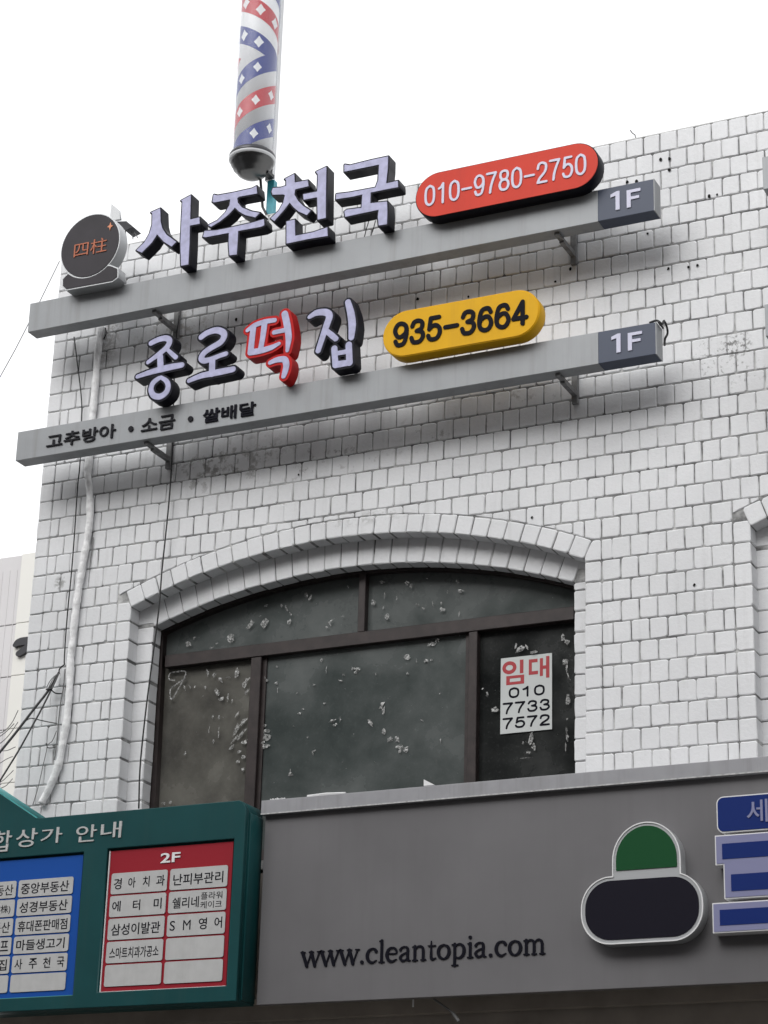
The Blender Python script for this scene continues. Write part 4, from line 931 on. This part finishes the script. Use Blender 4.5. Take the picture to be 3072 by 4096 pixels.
za = z9(1200, 520)[1]; zb_ = z9(1215, 775)[1]; zc = z9(1290, 1065)[1]; xn = z9(1275, 800)[0]; xo = z9(1202, 600)[0]
blk = rp3('raised_letter', [(xo, za), (xr, za), (xr, zc), (xn, zc), (xn, zb_), (xo, zb_)], 0.006, LYF, 0.085, 'trim_white', 'logo_face', FA)
link('letter_bar', fillm([[(z9(1265, 650)[0], z9(1265, 592)[1]), (xr - 0.05, z9(1265, 592)[1]), (xr - 0.05, z9(1340, 985)[1]), (xr - 0.13, z9(1340, 985)[1]), (xr - 0.13, z9(1265, 725)[1]), (z9(1265, 650)[0], z9(1265, 725)[1])]], LYF - 0.002, 0.002), 'logo_blue', blk)
link('letter_bar', boxm(z9(1342, 900)[0], xr - 0.16, LYF - 0.002, LYF - 0.0001, z9(1342, 1000)[1], z9(1342, 855)[1]), 'logo_blue', blk)
xo2 = z9(1180, 1200)[0]
bl2 = rp3('raised_letter', [(xo2, z9(1180, 1100)[1]), (xr, z9(1180, 1100)[1]), (xr, z9(1195, 1360)[1]), (xo2, z9(1195, 1360)[1])], 0.006, LYF, 0.085, 'trim_white', 'logo_face', FA)
link('letter_bar', boxm(z9(1245, 1200)[0], xr - 0.05, LYF - 0.002, LYF - 0.0001, z9(1247, 1295)[1], z9(1247, 1160)[1]), 'logo_blue', bl2)
# plain shaped plaque (blank, green over black) where the sign carries its picture
pcx = z9(600, 900)[0]
dome = [z9(300 + 310 * 0, 680)]
ctr = z9(610, 720); rx_ = (z9(900, 700)[0] - z9(300, 700)[0]) / 2 * 1.0; rz_ = ctr[1] * 0 + (z9(600, 400)[1] - z9(600, 720)[1])
rx_ *= 0.98
domep = [(ctr[0] + rx_ * math.cos(t), ctr[1] + rz_ * math.sin(t)) for t in np.linspace(0, math.pi, 25)] + [(ctr[0] - rx_, z9(600, 920)[1]), (ctr[0] + rx_, z9(600, 920)[1])]
lx0 = z9(50, 1150)[0]; lx1 = z9(1100, 1100)[0]; lzt = z9(600, 850)[1]; lzb = z9(600, 1440)[1]
lower = rrect(lx0, lx1, lzb, lzt, (lzt - lzb) * 0.46, 12)
o_, i_ = outline([('p', domep), ('p', lower)], [0.0, -0.020], 0.003)
pq = link('plaque', fillm(o_, LYF + 0.006, 0.079), 'emblem_rim', FA); tagp(pq, 'blank plaque with green dome above a black oval')
e_ = outline([('p', domep), ('p', lower)], [0.0, -0.006], 0.003); link('rim', fillm(e_[0] + e_[1], LYF + 0.001, 0.006), 'trim_white', pq)
i2 = outline([('p', lower)], [-0.022], 0.003)[0]; link('face', fillm(i2, LYF + 0.003, 0.006), 'logo_black', pq)
dm = [p for p in domep if p[1] > lzt + 0.012]
dm = outline([('p', [(p[0], max(p[1], lzt + 0.006)) for p in domep])], [-0.020], 0.003)[0]; link('face', fillm(dm, LYF + 0.0015, 0.006), 'logo_green', pq)

# debris lying on the cap of the fascia
bt = [tuple(L3(1230 + x, 3165 + y, -0.31)) for x, y in ((0, 16), (75, 11), (150, -1))]
zc_ = cz1 + 0.008
solo('white_batten', tube([(bt[0][0], -0.31, zc_), (bt[1][0], -0.312, zc_ + .001), (bt[2][0], -0.30, zc_)], [0.0075, 0.009, 0.008], 6, jitter=.15), 'trim_white', 'short white batten lying on the cap of the grey fascia', 'batten')
a = L3(1085, 3195, -0.31); b = L3(1140, 3190, -0.31)
V_, F_ = [], []
for i in range(9):
    v, f = scrap(a[0] + (b[0] - a[0]) * i / 8, cz1 + 0.006, 0.014, 0.014, random.uniform(0, 3), -0.31); n0 = len(V_); V_ += v; F_ += [tuple(n0 + q for q in g_) for g_ in f]
solo('plaster_crumbs', mesh(V_, F_), 'trim_white', 'small white crumbs on the left end of the fascia cap', 'debris', kind='stuff')
t3 = [L3(1400 + x / 1.7463, 2250 + y / 1.7463, -0.30) for x, y in ((515, 1515), (590, 1553), (515, 1560))]
solo('paper_scrap', fixn(mesh([tuple(p) for p in t3] + [tuple(np.array(p) + np.array([0.0, 0.02, 0])) for p in t3], [(0, 1, 2), (3, 5, 4), (0, 3, 4, 1), (1, 4, 5, 2), (2, 5, 3, 0)])), 'trim_white', 'white triangular scrap standing on the cap under the window', 'scrap')

# ------------------------------------------------------------------ green directory board
DY = -0.45
DX1 = -5.787; DZ0 = 3.402; DZ1 = 4.478; nX = L(145, 3275, DY)[0]; DXL = -8.25
gx = L(0, 3175, DY); sl = (gx[1] - DZ1) / (nX - gx[0])
apx = -7.75; apz = DZ1 + (nX - apx) * sl
D = thing('directory_board', ((DXL + DX1) / 2, DY, DZ0), 'dark green shop directory board with red and blue panels of white name labels', 'sign')
red = [L(441, 3403, DY), L(931, 3362, DY), L(894, 3938, DY), L(392.5, 3968.5, DY)]
rx0 = (red[0][0] + red[3][0]) / 2; rx1 = (red[1][0] + red[2][0]) / 2; rz1 = (red[0][1] + red[1][1]) / 2; rz0 = (red[2][1] + red[3][1]) / 2
blue = [L(328.7, 3416, DY), L(282, 3970, DY)]
bx1 = (blue[0][0] + blue[1][0]) / 2; bx0 = bx1 - 0.83; bz1 = blue[0][1] - 0.0; bz0 = L(282, 3978, DY)[1]
out_ = [(DXL, DZ0), (DXL, DZ1)] + [(2 * apx - nX, DZ1), (apx, apz), (nX, DZ1)] + [(DX1 - 0.045, DZ1), (DX1 - 0.018, DZ1 - 0.012), (DX1, DZ1 - 0.045), (DX1, DZ0)]
m_ = 0.012
holes = [[(a - m_, c - 0.004), (b + m_, c - 0.004), (b + m_, d + m_), (a - m_, d + m_)] for a, b, c, d in ((rx0, rx1, rz0, rz1), (bx0, bx1, bz0, bz1))]
link('frame', joinm([fillm([out_] + holes, DY, 0.03, 0.004), fillm([[(p[0], p[1]) for p in out_]], DY + 0.0305, 0.165, 0.006)]), 'teal', D)
cp = [(2 * apx - nX - 0.02, DZ1 + 0.0), (apx, apz + 0.0), (nX + 0.0, DZ1)]
gp = [(nX + 0.012, DZ1 + 0.001), (apx, apz + 0.006), (2 * apx - nX - 0.012, DZ1 + 0.001), (2 * apx - nX, DZ1 + 0.0005), (apx, apz), (nX, DZ1 + 0.0005)]
link('gable_lit_top', fillm([gp], DY - 0.002, 0.2), 'teal_light', D)  # top face of the gable, its sky light painted as paler teal
# small round moulding at the frame's right side
link('corner_post', fillm([[(DX1 + 0.0005, DZ0 + 0.01), (DX1 + 0.0005, DZ1 - 0.06), (DX1 + 0.012, DZ1 - 0.07), (DX1 + 0.012, DZ0 + 0.01)]], DY + 0.04, 0.14, 0.003), 'teal', D)
def dpanel(x0, x1, z0, z1, m, head, hx, rows, top, pitch, ph, cols, texts, lab):
    p = link('panel', joinm([boxm(x0, x1, DY + 0.018, DY + 0.030, z0, z1)]), m, D); tagp(p, lab)
    link('edge_trim', joinm([boxm(x0 - 0.006, x0 - 0.0005, DY + 0.012, DY + 0.03, z0, z1), boxm(x0 - 0.006, x1, DY + 0.012, DY + 0.03, z0 - 0.005, z0 - 0.0005)]), 'trim_white' if m == 'panel_red' else 'teal_light', p)
    W3, H3 = x1 - x0, z1 - z0
    if head: link('heading', text_loops_mesh(head, x0 + hx[0] * W3, x0 + hx[1] * W3, z1 - hx[3] * H3, z1 - hx[2] * H3, DY + 0.013, 0.003, 0.02), 'trim_white', p)
    for r_ in range(rows):
        for ci, (u0, u1) in enumerate(cols):
            a, b = x0 + u0 * W3, x0 + u1 * W3; zt = z1 - (top + r_ * pitch) * H3; zb2 = zt - ph * H3
            if ci == 1 or u0 > 0.01 or True:
                lb = link('name_label', fillm([rrect(a, b, zb2, zt, 0.012, 4)], DY + 0.0125, 0.0035), 'label_white', D)
            for (t, c0, c1, v0, v1, of) in texts.get((r_, ci), []):
                link('lettering', text_loops_mesh(t, a + c0 * (b - a), a + c1 * (b - a), zb2 + v0 * (zt - zb2), zb2 + v1 * (zt - zb2), DY + 0.0118, 0.0006, of), 'print_black', lb)
red_t = {(0, 0): [('경', .05, .19, .22, .75, .012), ('아', .31, .44, .25, .75, .012), ('치', .57, .69, .25, .76, .012), ('과', .81, .96, .25, .76, .012)], (0, 1): [('난피부관리', .06, .93, .2, .74, .012)],
         (1, 0): [('에', .05, .2, .25, .75, .012), ('터', .42, .55, .25, .75, .012), ('미', .79, .93, .25, .76, .012)], (1, 1): [('쉘리네', .07, .53, .2, .72, .01), ('플라워', .56, .93, .54, .88, .004), ('케이크', .56, .93, .12, .46, .004)],
         (2, 0): [('삼성이발관', .06, .93, .2, .75, .012)], (2, 1): [('S', .05, .14, .26, .72, .004), ('M', .28, .41, .26, .72, .0), ('영', .55, .69, .24, .78, .012), ('어', .82, .95, .26, .78, .012)], (3, 0): [('스마트치과가공소', .06, .93, .2, .72, .012)]}
dpanel(rx0, rx1, rz0, rz1, 'panel_red', '2F', (.42, .58, .045, .115), 5, 0.165, 0.163, 0.15, [(0.025, 0.485), (0.508, 0.97)], red_t, 'red panel headed 2F with ten labels')
blue_t = {(0, 1): [('중앙부동산', .05, .93, .16, .8, .012)], (1, 1): [('성경부동산', .05, .93, .16, .8, .012)], (2, 1): [('휴대폰판매점', .05, .95, .16, .8, .012)], (3, 1): [('마들생고기', .05, .93, .18, .8, .012)],
          (4, 1): [('사', .05, .19, .2, .8, .012), ('주', .31, .46, .2, .8, .012), ('천', .57, .70, .2, .8, .012), ('국', .82, .95, .2, .8, .012)],
          (0, 0): [('동산', .62, .95, .16, .8, .006)], (1, 0): [('(株)', .70, .93, .16, .7, .004)], (2, 0): [('동산', .62, .95, .16, .8, .006)], (3, 0): [('프', .80, .95, .2, .8, .012)], (4, 0): [('집', .80, .95, .18, .82, .012)]}
dpanel(bx0, bx1, bz0, bz1, 'panel_blue', None, None, 6, 0.155, 0.1365, 0.124, [(0.055, 0.485), (0.505, 0.94)], blue_t, 'blue panel with twelve labels, cut by the left edge')
dz = lambda x, y: L(x / 2.37, 3200 + y / 2.37, DY)
def dtxt(t, pa, pb, off=0.004):
    a = dz(*pa); b = dz(*pb); link('lettering', text_loops_mesh(t, a[0], b[0], a[1], b[1], DY - 0.006, 0.006, off), 'label_white', D)
dtxt('합', (-80, 500), (122, 285)); dtxt('상', (150, 455), (365, 265)); dtxt('가', (385, 420), (600, 255)); dtxt('안', (720, 405), (925, 230)); dtxt('내', (955, 372), (1160, 200))

# ------------------------------------------------------------------ barber pole on the roof edge
PY = 0.30
zb8 = lambda x, y, Y: L3(850 + x / 2.765, y / 2.765, Y)
lft = zb8(300, 1100, PY)[0]; rgt = zb8(662, 1100, PY)[0]
pl_ = zb8(280, 1300, PY); pr_ = zb8(655, 1300, PY)
bxm = (pl_[0] + pr_[0]) / 2; brad = (pr_[0] - pl_[0]) / 2 * 0.985
zring = zb8(455, 1760, PY)[2]; zj = zb8(480, 590, PY - brad)[2]; ztop = zring + 2.0
BP = thing('barber_pole', (bxm, PY, ZROOF), 'striped red white and blue barber pole in a clear tube above the roof edge', 'barber pole')
link('drum', lathe([(0.0, zring + 0.02), (brad, zring + 0.02), (brad, ztop - .02), (0, ztop - .02)], bxm, PY, 48), 'barber_white', BP, True)
PITCH = 0.50; hb = PITCH * 0.275
face_ang = math.atan2(CP[1] - PY, CP[0] - bxm)     # direction from the pole to the street side
def band(zc0, m_name, name, lower=True):
    V, F = [], []; n = 96; r_ = brad + 0.0012
    zmin, zmax = (zring + 0.03, zj) if lower else (zj, ztop - 0.03)
    for turn in range(-2, 5):
        for i in range(n):
            q = []
            for k, dz_ in ((i, -hb / 2), (i + 1, -hb / 2), (i + 1, hb / 2), (i, hb / 2)):
                t = 2 * math.pi * k / n; zc = zc0 + PITCH * (t - math.pi) / (2 * math.pi) + turn * PITCH + dz_
                zc = min(max(zc, zmin), zmax) if lower else zc
                if not lower: zc = 2 * zj - zc; zc = min(max(zc, zmin), zmax)
                ang = face_ang + (t - math.pi)
                q.append((bxm + r_ * math.cos(ang), PY + r_ * math.sin(ang), zc))
            if abs(q[0][2] - q[3][2]) < 1e-5 and abs(q[1][2] - q[2][2]) < 1e-5: continue
            n0 = len(V); V += q; F.append((n0, n0 + 1, n0 + 2, n0 + 3))
    return link(name, mesh(V, F), m_name, BP)
cb_ = zb8(470, 730, PY - brad)[2]
cr_ = zb8(450, 1165, PY - brad)[2]
for lower in (True, False):
    band(cb_ - 0.0, 'barber_blue', 'stripe', lower); band(cb_ - PITCH / 2, 'barber_red', 'stripe', lower)
# white diamonds scattered on the stripes
V, F = [], []
def diamond(ang, z, s1_, r_=None):
    r_ = brad + 0.0024; n0 = len(V)
    for da, dz_ in ((0, 1), (.46, .46), (1, 0), (.46, -.46), (0, -1), (-.46, -.46), (-1, 0), (-.46, .46)):
        an = ang + da * s1_ * 0.75 / r_; V.append((bxm + r_ * math.cos(an), PY + r_ * math.sin(an), z + dz_ * s1_))
    F.append(tuple(range(n0, n0 + 8)))
for turn in range(-3, 5):
    for st_ in (0, 1):
        for k in range(7):
            t = 2 * math.pi * (k + 0.5 * 0) / 7
            z = cb_ - st_ * PITCH / 2 + PITCH * t / (2 * math.pi) + turn * PITCH
            if zring + .06 < z < zj - .03: diamond(face_ang + t, z, 0.040)
            z2 = 2 * zj - z
            if zj + .03 < z2 < ztop - .06: diamond(face_ang + t, z2, 0.046)
link('diamonds', mesh(V, F), 'barber_white', BP)
rg = brad * 1.10
link('tube', lathe([(rg, zring + 0.005), (rg, ztop)], bxm, PY, 48), 'clear_tube', BP, True)
rr_ = (zb8(690, 1770, PY)[0] - zb8(212, 1770, PY)[0]) / 2 * 0.94
link('collar', lathe([(rg - .01, zring + .035), (rr_ * .93, zring + .033), (rr_, zring + 0.018), (rr_, zring - 0.002), (rr_ * .97, zring - .006)], bxm, PY, 48), 'chrome_dark', BP, True)
link('collar_band', lathe([(rr_ * 1.004, zring - 0.001), (rr_ * 1.012, zring - .012), (rr_ * .97, zring - .020), (rr_ * .93, zring - .021)], bxm, PY, 48), 'mast_white', BP, True)
link('end_cap', lathe([(rr_ * .95, zring - .018), (rr_ * .90, zring - .045), (rr_ * .84, zring - .05), (rr_ * .80, zring - .075), (rr_ * .66, zring - .088), (rr_ * .60, zring - .11), (rr_ * .4, zring - .13), (rr_ * .15, zring - .142), (0.0, zring - .144)], bxm, PY, 48), 'chrome', BP, True)
link('top_cap', lathe([(rr_, ztop - .01), (rr_, ztop + .03), (rr_ * .7, ztop + .1), (0, ztop + .13)], bxm, PY, 48), 'chrome', BP, True)
# mast behind the tube
mx1 = zb8(735, 300, PY + .12)[0]; mx1b = zb8(690, 1500, PY + .12)[0]
mxr = (mx1 + mx1b) / 2; my = PY + 0.125
link('mast', boxm(mxr - 0.055, mxr, my, my + 0.04, zring - 0.10, ztop + 0.1, 0.004), 'mast_white', BP)
ma = zb8(605, 2050, my)[0]; mb_ = zb8(680, 2050, my)[0]
link('post', boxm(ma, mb_, my, my + 0.045, ZROOF - 0.10, zring - 0.105, 0.004), 'mast_teal', BP)
link('arm', joinm([boxm(bxm + 0.06, mb_, PY + 0.04, my - 0.001, zring - 0.10, zring - 0.075), tube([(ma - 0.02, PY + .06, zring - .09), (ma - 0.02, my - .01, zring - 0.30), (ma + .01, my - .005, zring - 0.36)], 0.009, 8)]), 'cable_black', BP)

# ------------------------------------------------------------------ small things on the roof edge
zq = lambda x, y, Y: tuple(L3(100 + x / 2.765, 700 + y / 2.765, Y))
Fl = thing('flood_light', zq(1180, 705, 0.05), 'small grey flood light on thin legs on the roof edge behind the round emblem', 'flood light')
hd = [(985, 512), (1120, 508), (1200, 575), (1112, 618), (1045, 560)]
hl = [L(100 + x / 2.765, 700 + y / 2.765, 0.02) for x, y in hd]
link('hood', fillm([hl], 0.02, 0.10, 0.003), 'far_print', Fl)
gl = [L(100 + x / 2.765, 700 + y / 2.765, 0.01) for x, y in ((1055, 562), (1120, 540), (1165, 580), (1112, 608))]
link('lamp_glass', fillm([gl], 0.012, 0.006), 'far_print', Fl)
for a, b in (((1178, 600), (1195, 712)), ((1185, 600), (1248, 695)), ((1110, 615), (1122, 700))): link('leg', tube([zq(*a, .06), zq(*b, .06)], 0.0035, 6), 'cable_grey', Fl)
sh_ = [(955, 318), (1040, 388), (1052, 488), (972, 498), (940, 452)]
sl_ = [L(100 + x / 2.765, 700 + y / 2.765, 0.03) for x, y in sh_]
solo('metal_fin', fixn(fillm([sl_], 0.03, 0.02)), 'mast_white', 'pale pointed metal fin rising behind the round emblem', 'metal fin')
nl = [tuple(L3(1536 + x / s_, 400 + y / s_, 0.05)) for x, y in ((1088, 168), (1084, 150), (1072, 142), (1064, 130))]
solo('bent_wire', tube(nl, 0.004, 5), 'cable_grey', 'short bent wire sticking up from the roof edge above the red oval', 'wire')
nl = [tuple(L3(x, y, 0.02)) for x, y in ((690, 990), (700, 930), (740, 918), (770, 935))]
# wire from the roof corner down to the lower left
solo('sky_wire', tube([tuple(L3(x, y, Y)) for x, y, Y in ((238, 1045, 0.3), (150, 1225, 0.15), (60, 1400, 0.0), (-40, 1580, -0.15))], 0.0032, 5), 'cable_grey', 'thin wire slanting through the white sky from the roof corner', 'wire')

# ------------------------------------------------------------------ conduit and cables on the left of the wall
def L3s(pts, Y): return [tuple(L3(x, y, Y if np.isscalar(Y) else Y[i])) for i, (x, y) in enumerate(pts)]
cd = [(405, 1310), (393, 1400), (382, 1530), (372, 1640), (365, 1760), (352, 1880), (358, 1960), (360, 2060), (350, 2150), (334, 2240), (318, 2340), (303, 2440), (290, 2560), (282, 2640), (277, 2760), (267, 2880), (253, 2960), (236, 3050), (205, 3135), (165, 3215)]
cdp = smoothpts(L3s(cd, -0.026), 8)
random.seed(4)
rr2 = [0.0225 * (1 + 0.05 * math.sin(i * 0.37) + 0.06 * math.sin(i * 0.83 + 1) + random.uniform(-.05, .05)) for i in range(len(cdp))]
solo('wrapped_conduit', tube(cdp, rr2, 12, jitter=0.05), 'conduit_white', 'lumpy white wrapped conduit running down the left side of the brick wall', 'conduit', smooth=True)
def cable(name, pts, Y, r_, m, label, k=5, group=None):
    return solo(name, tube(smoothpts(L3s(pts, Y), k), r_, 7), m, label, 'cable', group, smooth=True)
c5 = lambda x, y: (x / s_, 2048 + y / s_)
cable('hanging_cable', [(716, 1262), (700, 1420), (690, 1780), (684, 1900), (672, 2048), c5(700, 250), c5(685, 430), c5(650, 700), c5(625, 900), c5(605, 1106), (555, 3234)], -0.055, 0.0048, 'cable_black', 'long black cable hanging from the sign bracket past the left side of the window')
z20 = lambda x, y: (x / 3.318, 2150 + y / 3.318)
z26 = lambda x, y: (x / 3.16, 2600 + y / 3.16)
cable('wall_cable', [c3(320, 350), c3(335, 470), c3(352, 620), c3(352, 730), c3(345, 900), c3(335, 1000), z20(985, 0), z20(945, 500), z20(905, 900), z20(872, 1300), z20(852, 1640), z26(815, 180), z26(755, 235), z26(745, 290)], -0.03, 0.0042, 'cable_black', 'black cable clipped to the wall just left of the white conduit')
cable('wall_cable', [c3(455, 310), c3(458, 335), c3(448, 360)], -0.03, 0.005, 'cable_black', 'short black cable end under the upper beam beside the conduit')
cable('wall_cable', [z20(1240, 0), z20(1225, 150), z20(1200, 300), z20(1188, 430)], -0.01, 0.003, 'cable_grey', 'thin grey cable along the right edge of the white conduit')
cable('wall_cable', [z26(822, 240), z26(800, 480), z26(770, 640), z26(740, 900), z26(725, 1100), z26(700, 1300), z26(688, 1390)], -0.012, 0.0035, 'cable_grey', 'grey cable down the wall along the lower conduit')
cable('drop_cable', [z26(745, 285), z26(620, 500), z26(430, 745), z26(200, 1045), z26(0, 1290), z26(-160, 1480)], [-.03, -.06, -.16, -.3, -.45, -.6], 0.0078, 'cable_black', 'thicker black service cable dropping to the left from the knot')
cable('drop_cable', [z26(745, 290), z26(640, 515), z26(525, 745), z26(400, 975), z26(230, 1280), z26(20, 1620), z26(-120, 1850)], [-.03, -.06, -.12, -.2, -.3, -.42, -.5], 0.0055, 'cable_black', 'thinner steeper black service cable dropping to the left from the knot')
for i, (a, b, lb) in enumerate((((740, 290), (590, 470), 'first'), ((735, 295), (612, 480), 'second'), ((748, 300), (650, 500), 'third'))):
    cable('knot_strand', [z26(*a), z26((a[0] + b[0]) / 2 - 18 + 8 * i, (a[1] + b[1]) / 2 - 8), z26(*b)], -0.06, 0.0026, 'cable_grey', lb + ' from the left of the thin strands between the two cable knots', group='strands between the two cable knots')
V0 = L3(*z26(622, 498), -0.065)
solo('cable_knot', tube([tuple(V0 + np.array(d)) for d in ((-0.022, 0, .002), (-.008, -.004, -.003), (.008, .002, .004), (.02, 0, -.002))], [0.004, 0.008, 0.0085, 0.004], 8, jitter=.2), 'cable_black', 'black tied knot where the service cables meet', 'cable knot', smooth=True)
cable('tie_wire', [z26(650, 505), z26(700, 545), z26(780, 553)], [-.06, -.04, -.01], 0.004, 'cable_black', 'short black tie wire from the knot to the conduit')
cable('tie_wire', [z26(340, 885), z26(400, 862), z26(520, 890), z26(640, 915), z26(715, 928)], [-.2, -.16, -.1, -.05, -.015], 0.0035, 'cable_grey', 'grey tie wire from the drop cable back to the wall')
cable('loose_wire', [z26(715, 1020), z26(660, 1150), z26(600, 1200), z26(590, 1260), z26(540, 1480), z26(480, 1740), z26(415, 1960)], -0.02, 0.0026, 'cable_grey', 'long thin loose wire on the wall running down to the green gable')
cable('loose_wire', [z26(585, 1180), z26(600, 1230), z26(640, 1240), z26(700, 1225)], -0.02, 0.0028, 'cable_black', 'small curled wire end low on the brick wall')
ORD = ('first', 'second', 'third', 'fourth', 'fifth', 'sixth', 'lowest')
for i, pts in enumerate(([(0, 1050), (60, 1020), (150, 920), (230, 760)], [(0, 1090), (80, 1030), (180, 930)], [(0, 1180), (110, 1080), (228, 910)], [(0, 1280), (90, 1270), (195, 1225)], [(0, 1430), (80, 1380), (160, 1345)], [(20, 1660), (100, 1590), (170, 1520)], [(50, 1730), (110, 1680), (160, 1625)])):
    pp = [(-120, pts[0][1] + 60)] + pts
    cable('street_wire', [z26(*p) for p in pp], 0.9 + 0.1 * i, 0.0028, 'cable_grey', 'thin grey street wire at the left edge, ' + ORD[i] + ' from the top', group='thin wires left of the brick wall')

# ------------------------------------------------------------------ pale building behind on the left
NYb = 4.0
NB = thing('pale_building', (-13.0, NYb, 0), 'tall pale building with a cream strip behind the left edge of the brick wall', 'building')
zt_ = 8.03; xs_ = L(92, 2230, NYb)[0]
js = [L(0, 2508, NYb)[1], L(0, 2712, NYb)[1]]
js2 = [zt_] + [7.405, 6.945] + [6.945 - 0.46 * i for i in range(1, 4)]
for i in range(len(js2) - 1):
    hi, lo_ = js2[i], js2[i + 1]
    link('wall_panel', boxm(-16.0, xs_ - 0.004, NYb, NYb + 0.05, lo_ + 0.006, hi - 0.001, 0.004, 1), 'far_wall', NB)
    link('corner_strip', boxm(xs_, -9.6, NYb - 0.02, NYb + 0.05, lo_ + 0.004, hi, 0.004, 1), 'far_strip', NB)
link('wall', boxm(-15.9, -9.65, NYb + 0.051, NYb + 5, 0, zt_ - 0.01), 'far_wall', NB)
link('rib', joinm([boxm(-10.62 - 0.075 * i, -10.612 - 0.075 * i, NYb - 0.003, NYb - 0.0005, 4.2, 7.9) for i in range(24)]), 'far_wall', NB)
ly = NYb - 0.05
for pts, rr3 in (([(195, 1425), (230, 1395), (280, 1378), (350, 1368)], [.02, .03, .034, .034]), ([(240, 1540), (290, 1510), (345, 1462)], [.025, .03, .03])):
    q = LZ(0, 2150, 3.318, pts, ly); link('lettering', fillm(outline([('s', smoothpts(q, 4), list(np.interp(np.linspace(0, 1, (len(q) - 1) * 4 + 1), np.linspace(0, 1, len(q)), rr3)))], [0.0], 0.006)[0], ly, 0.03), 'far_print', NB)
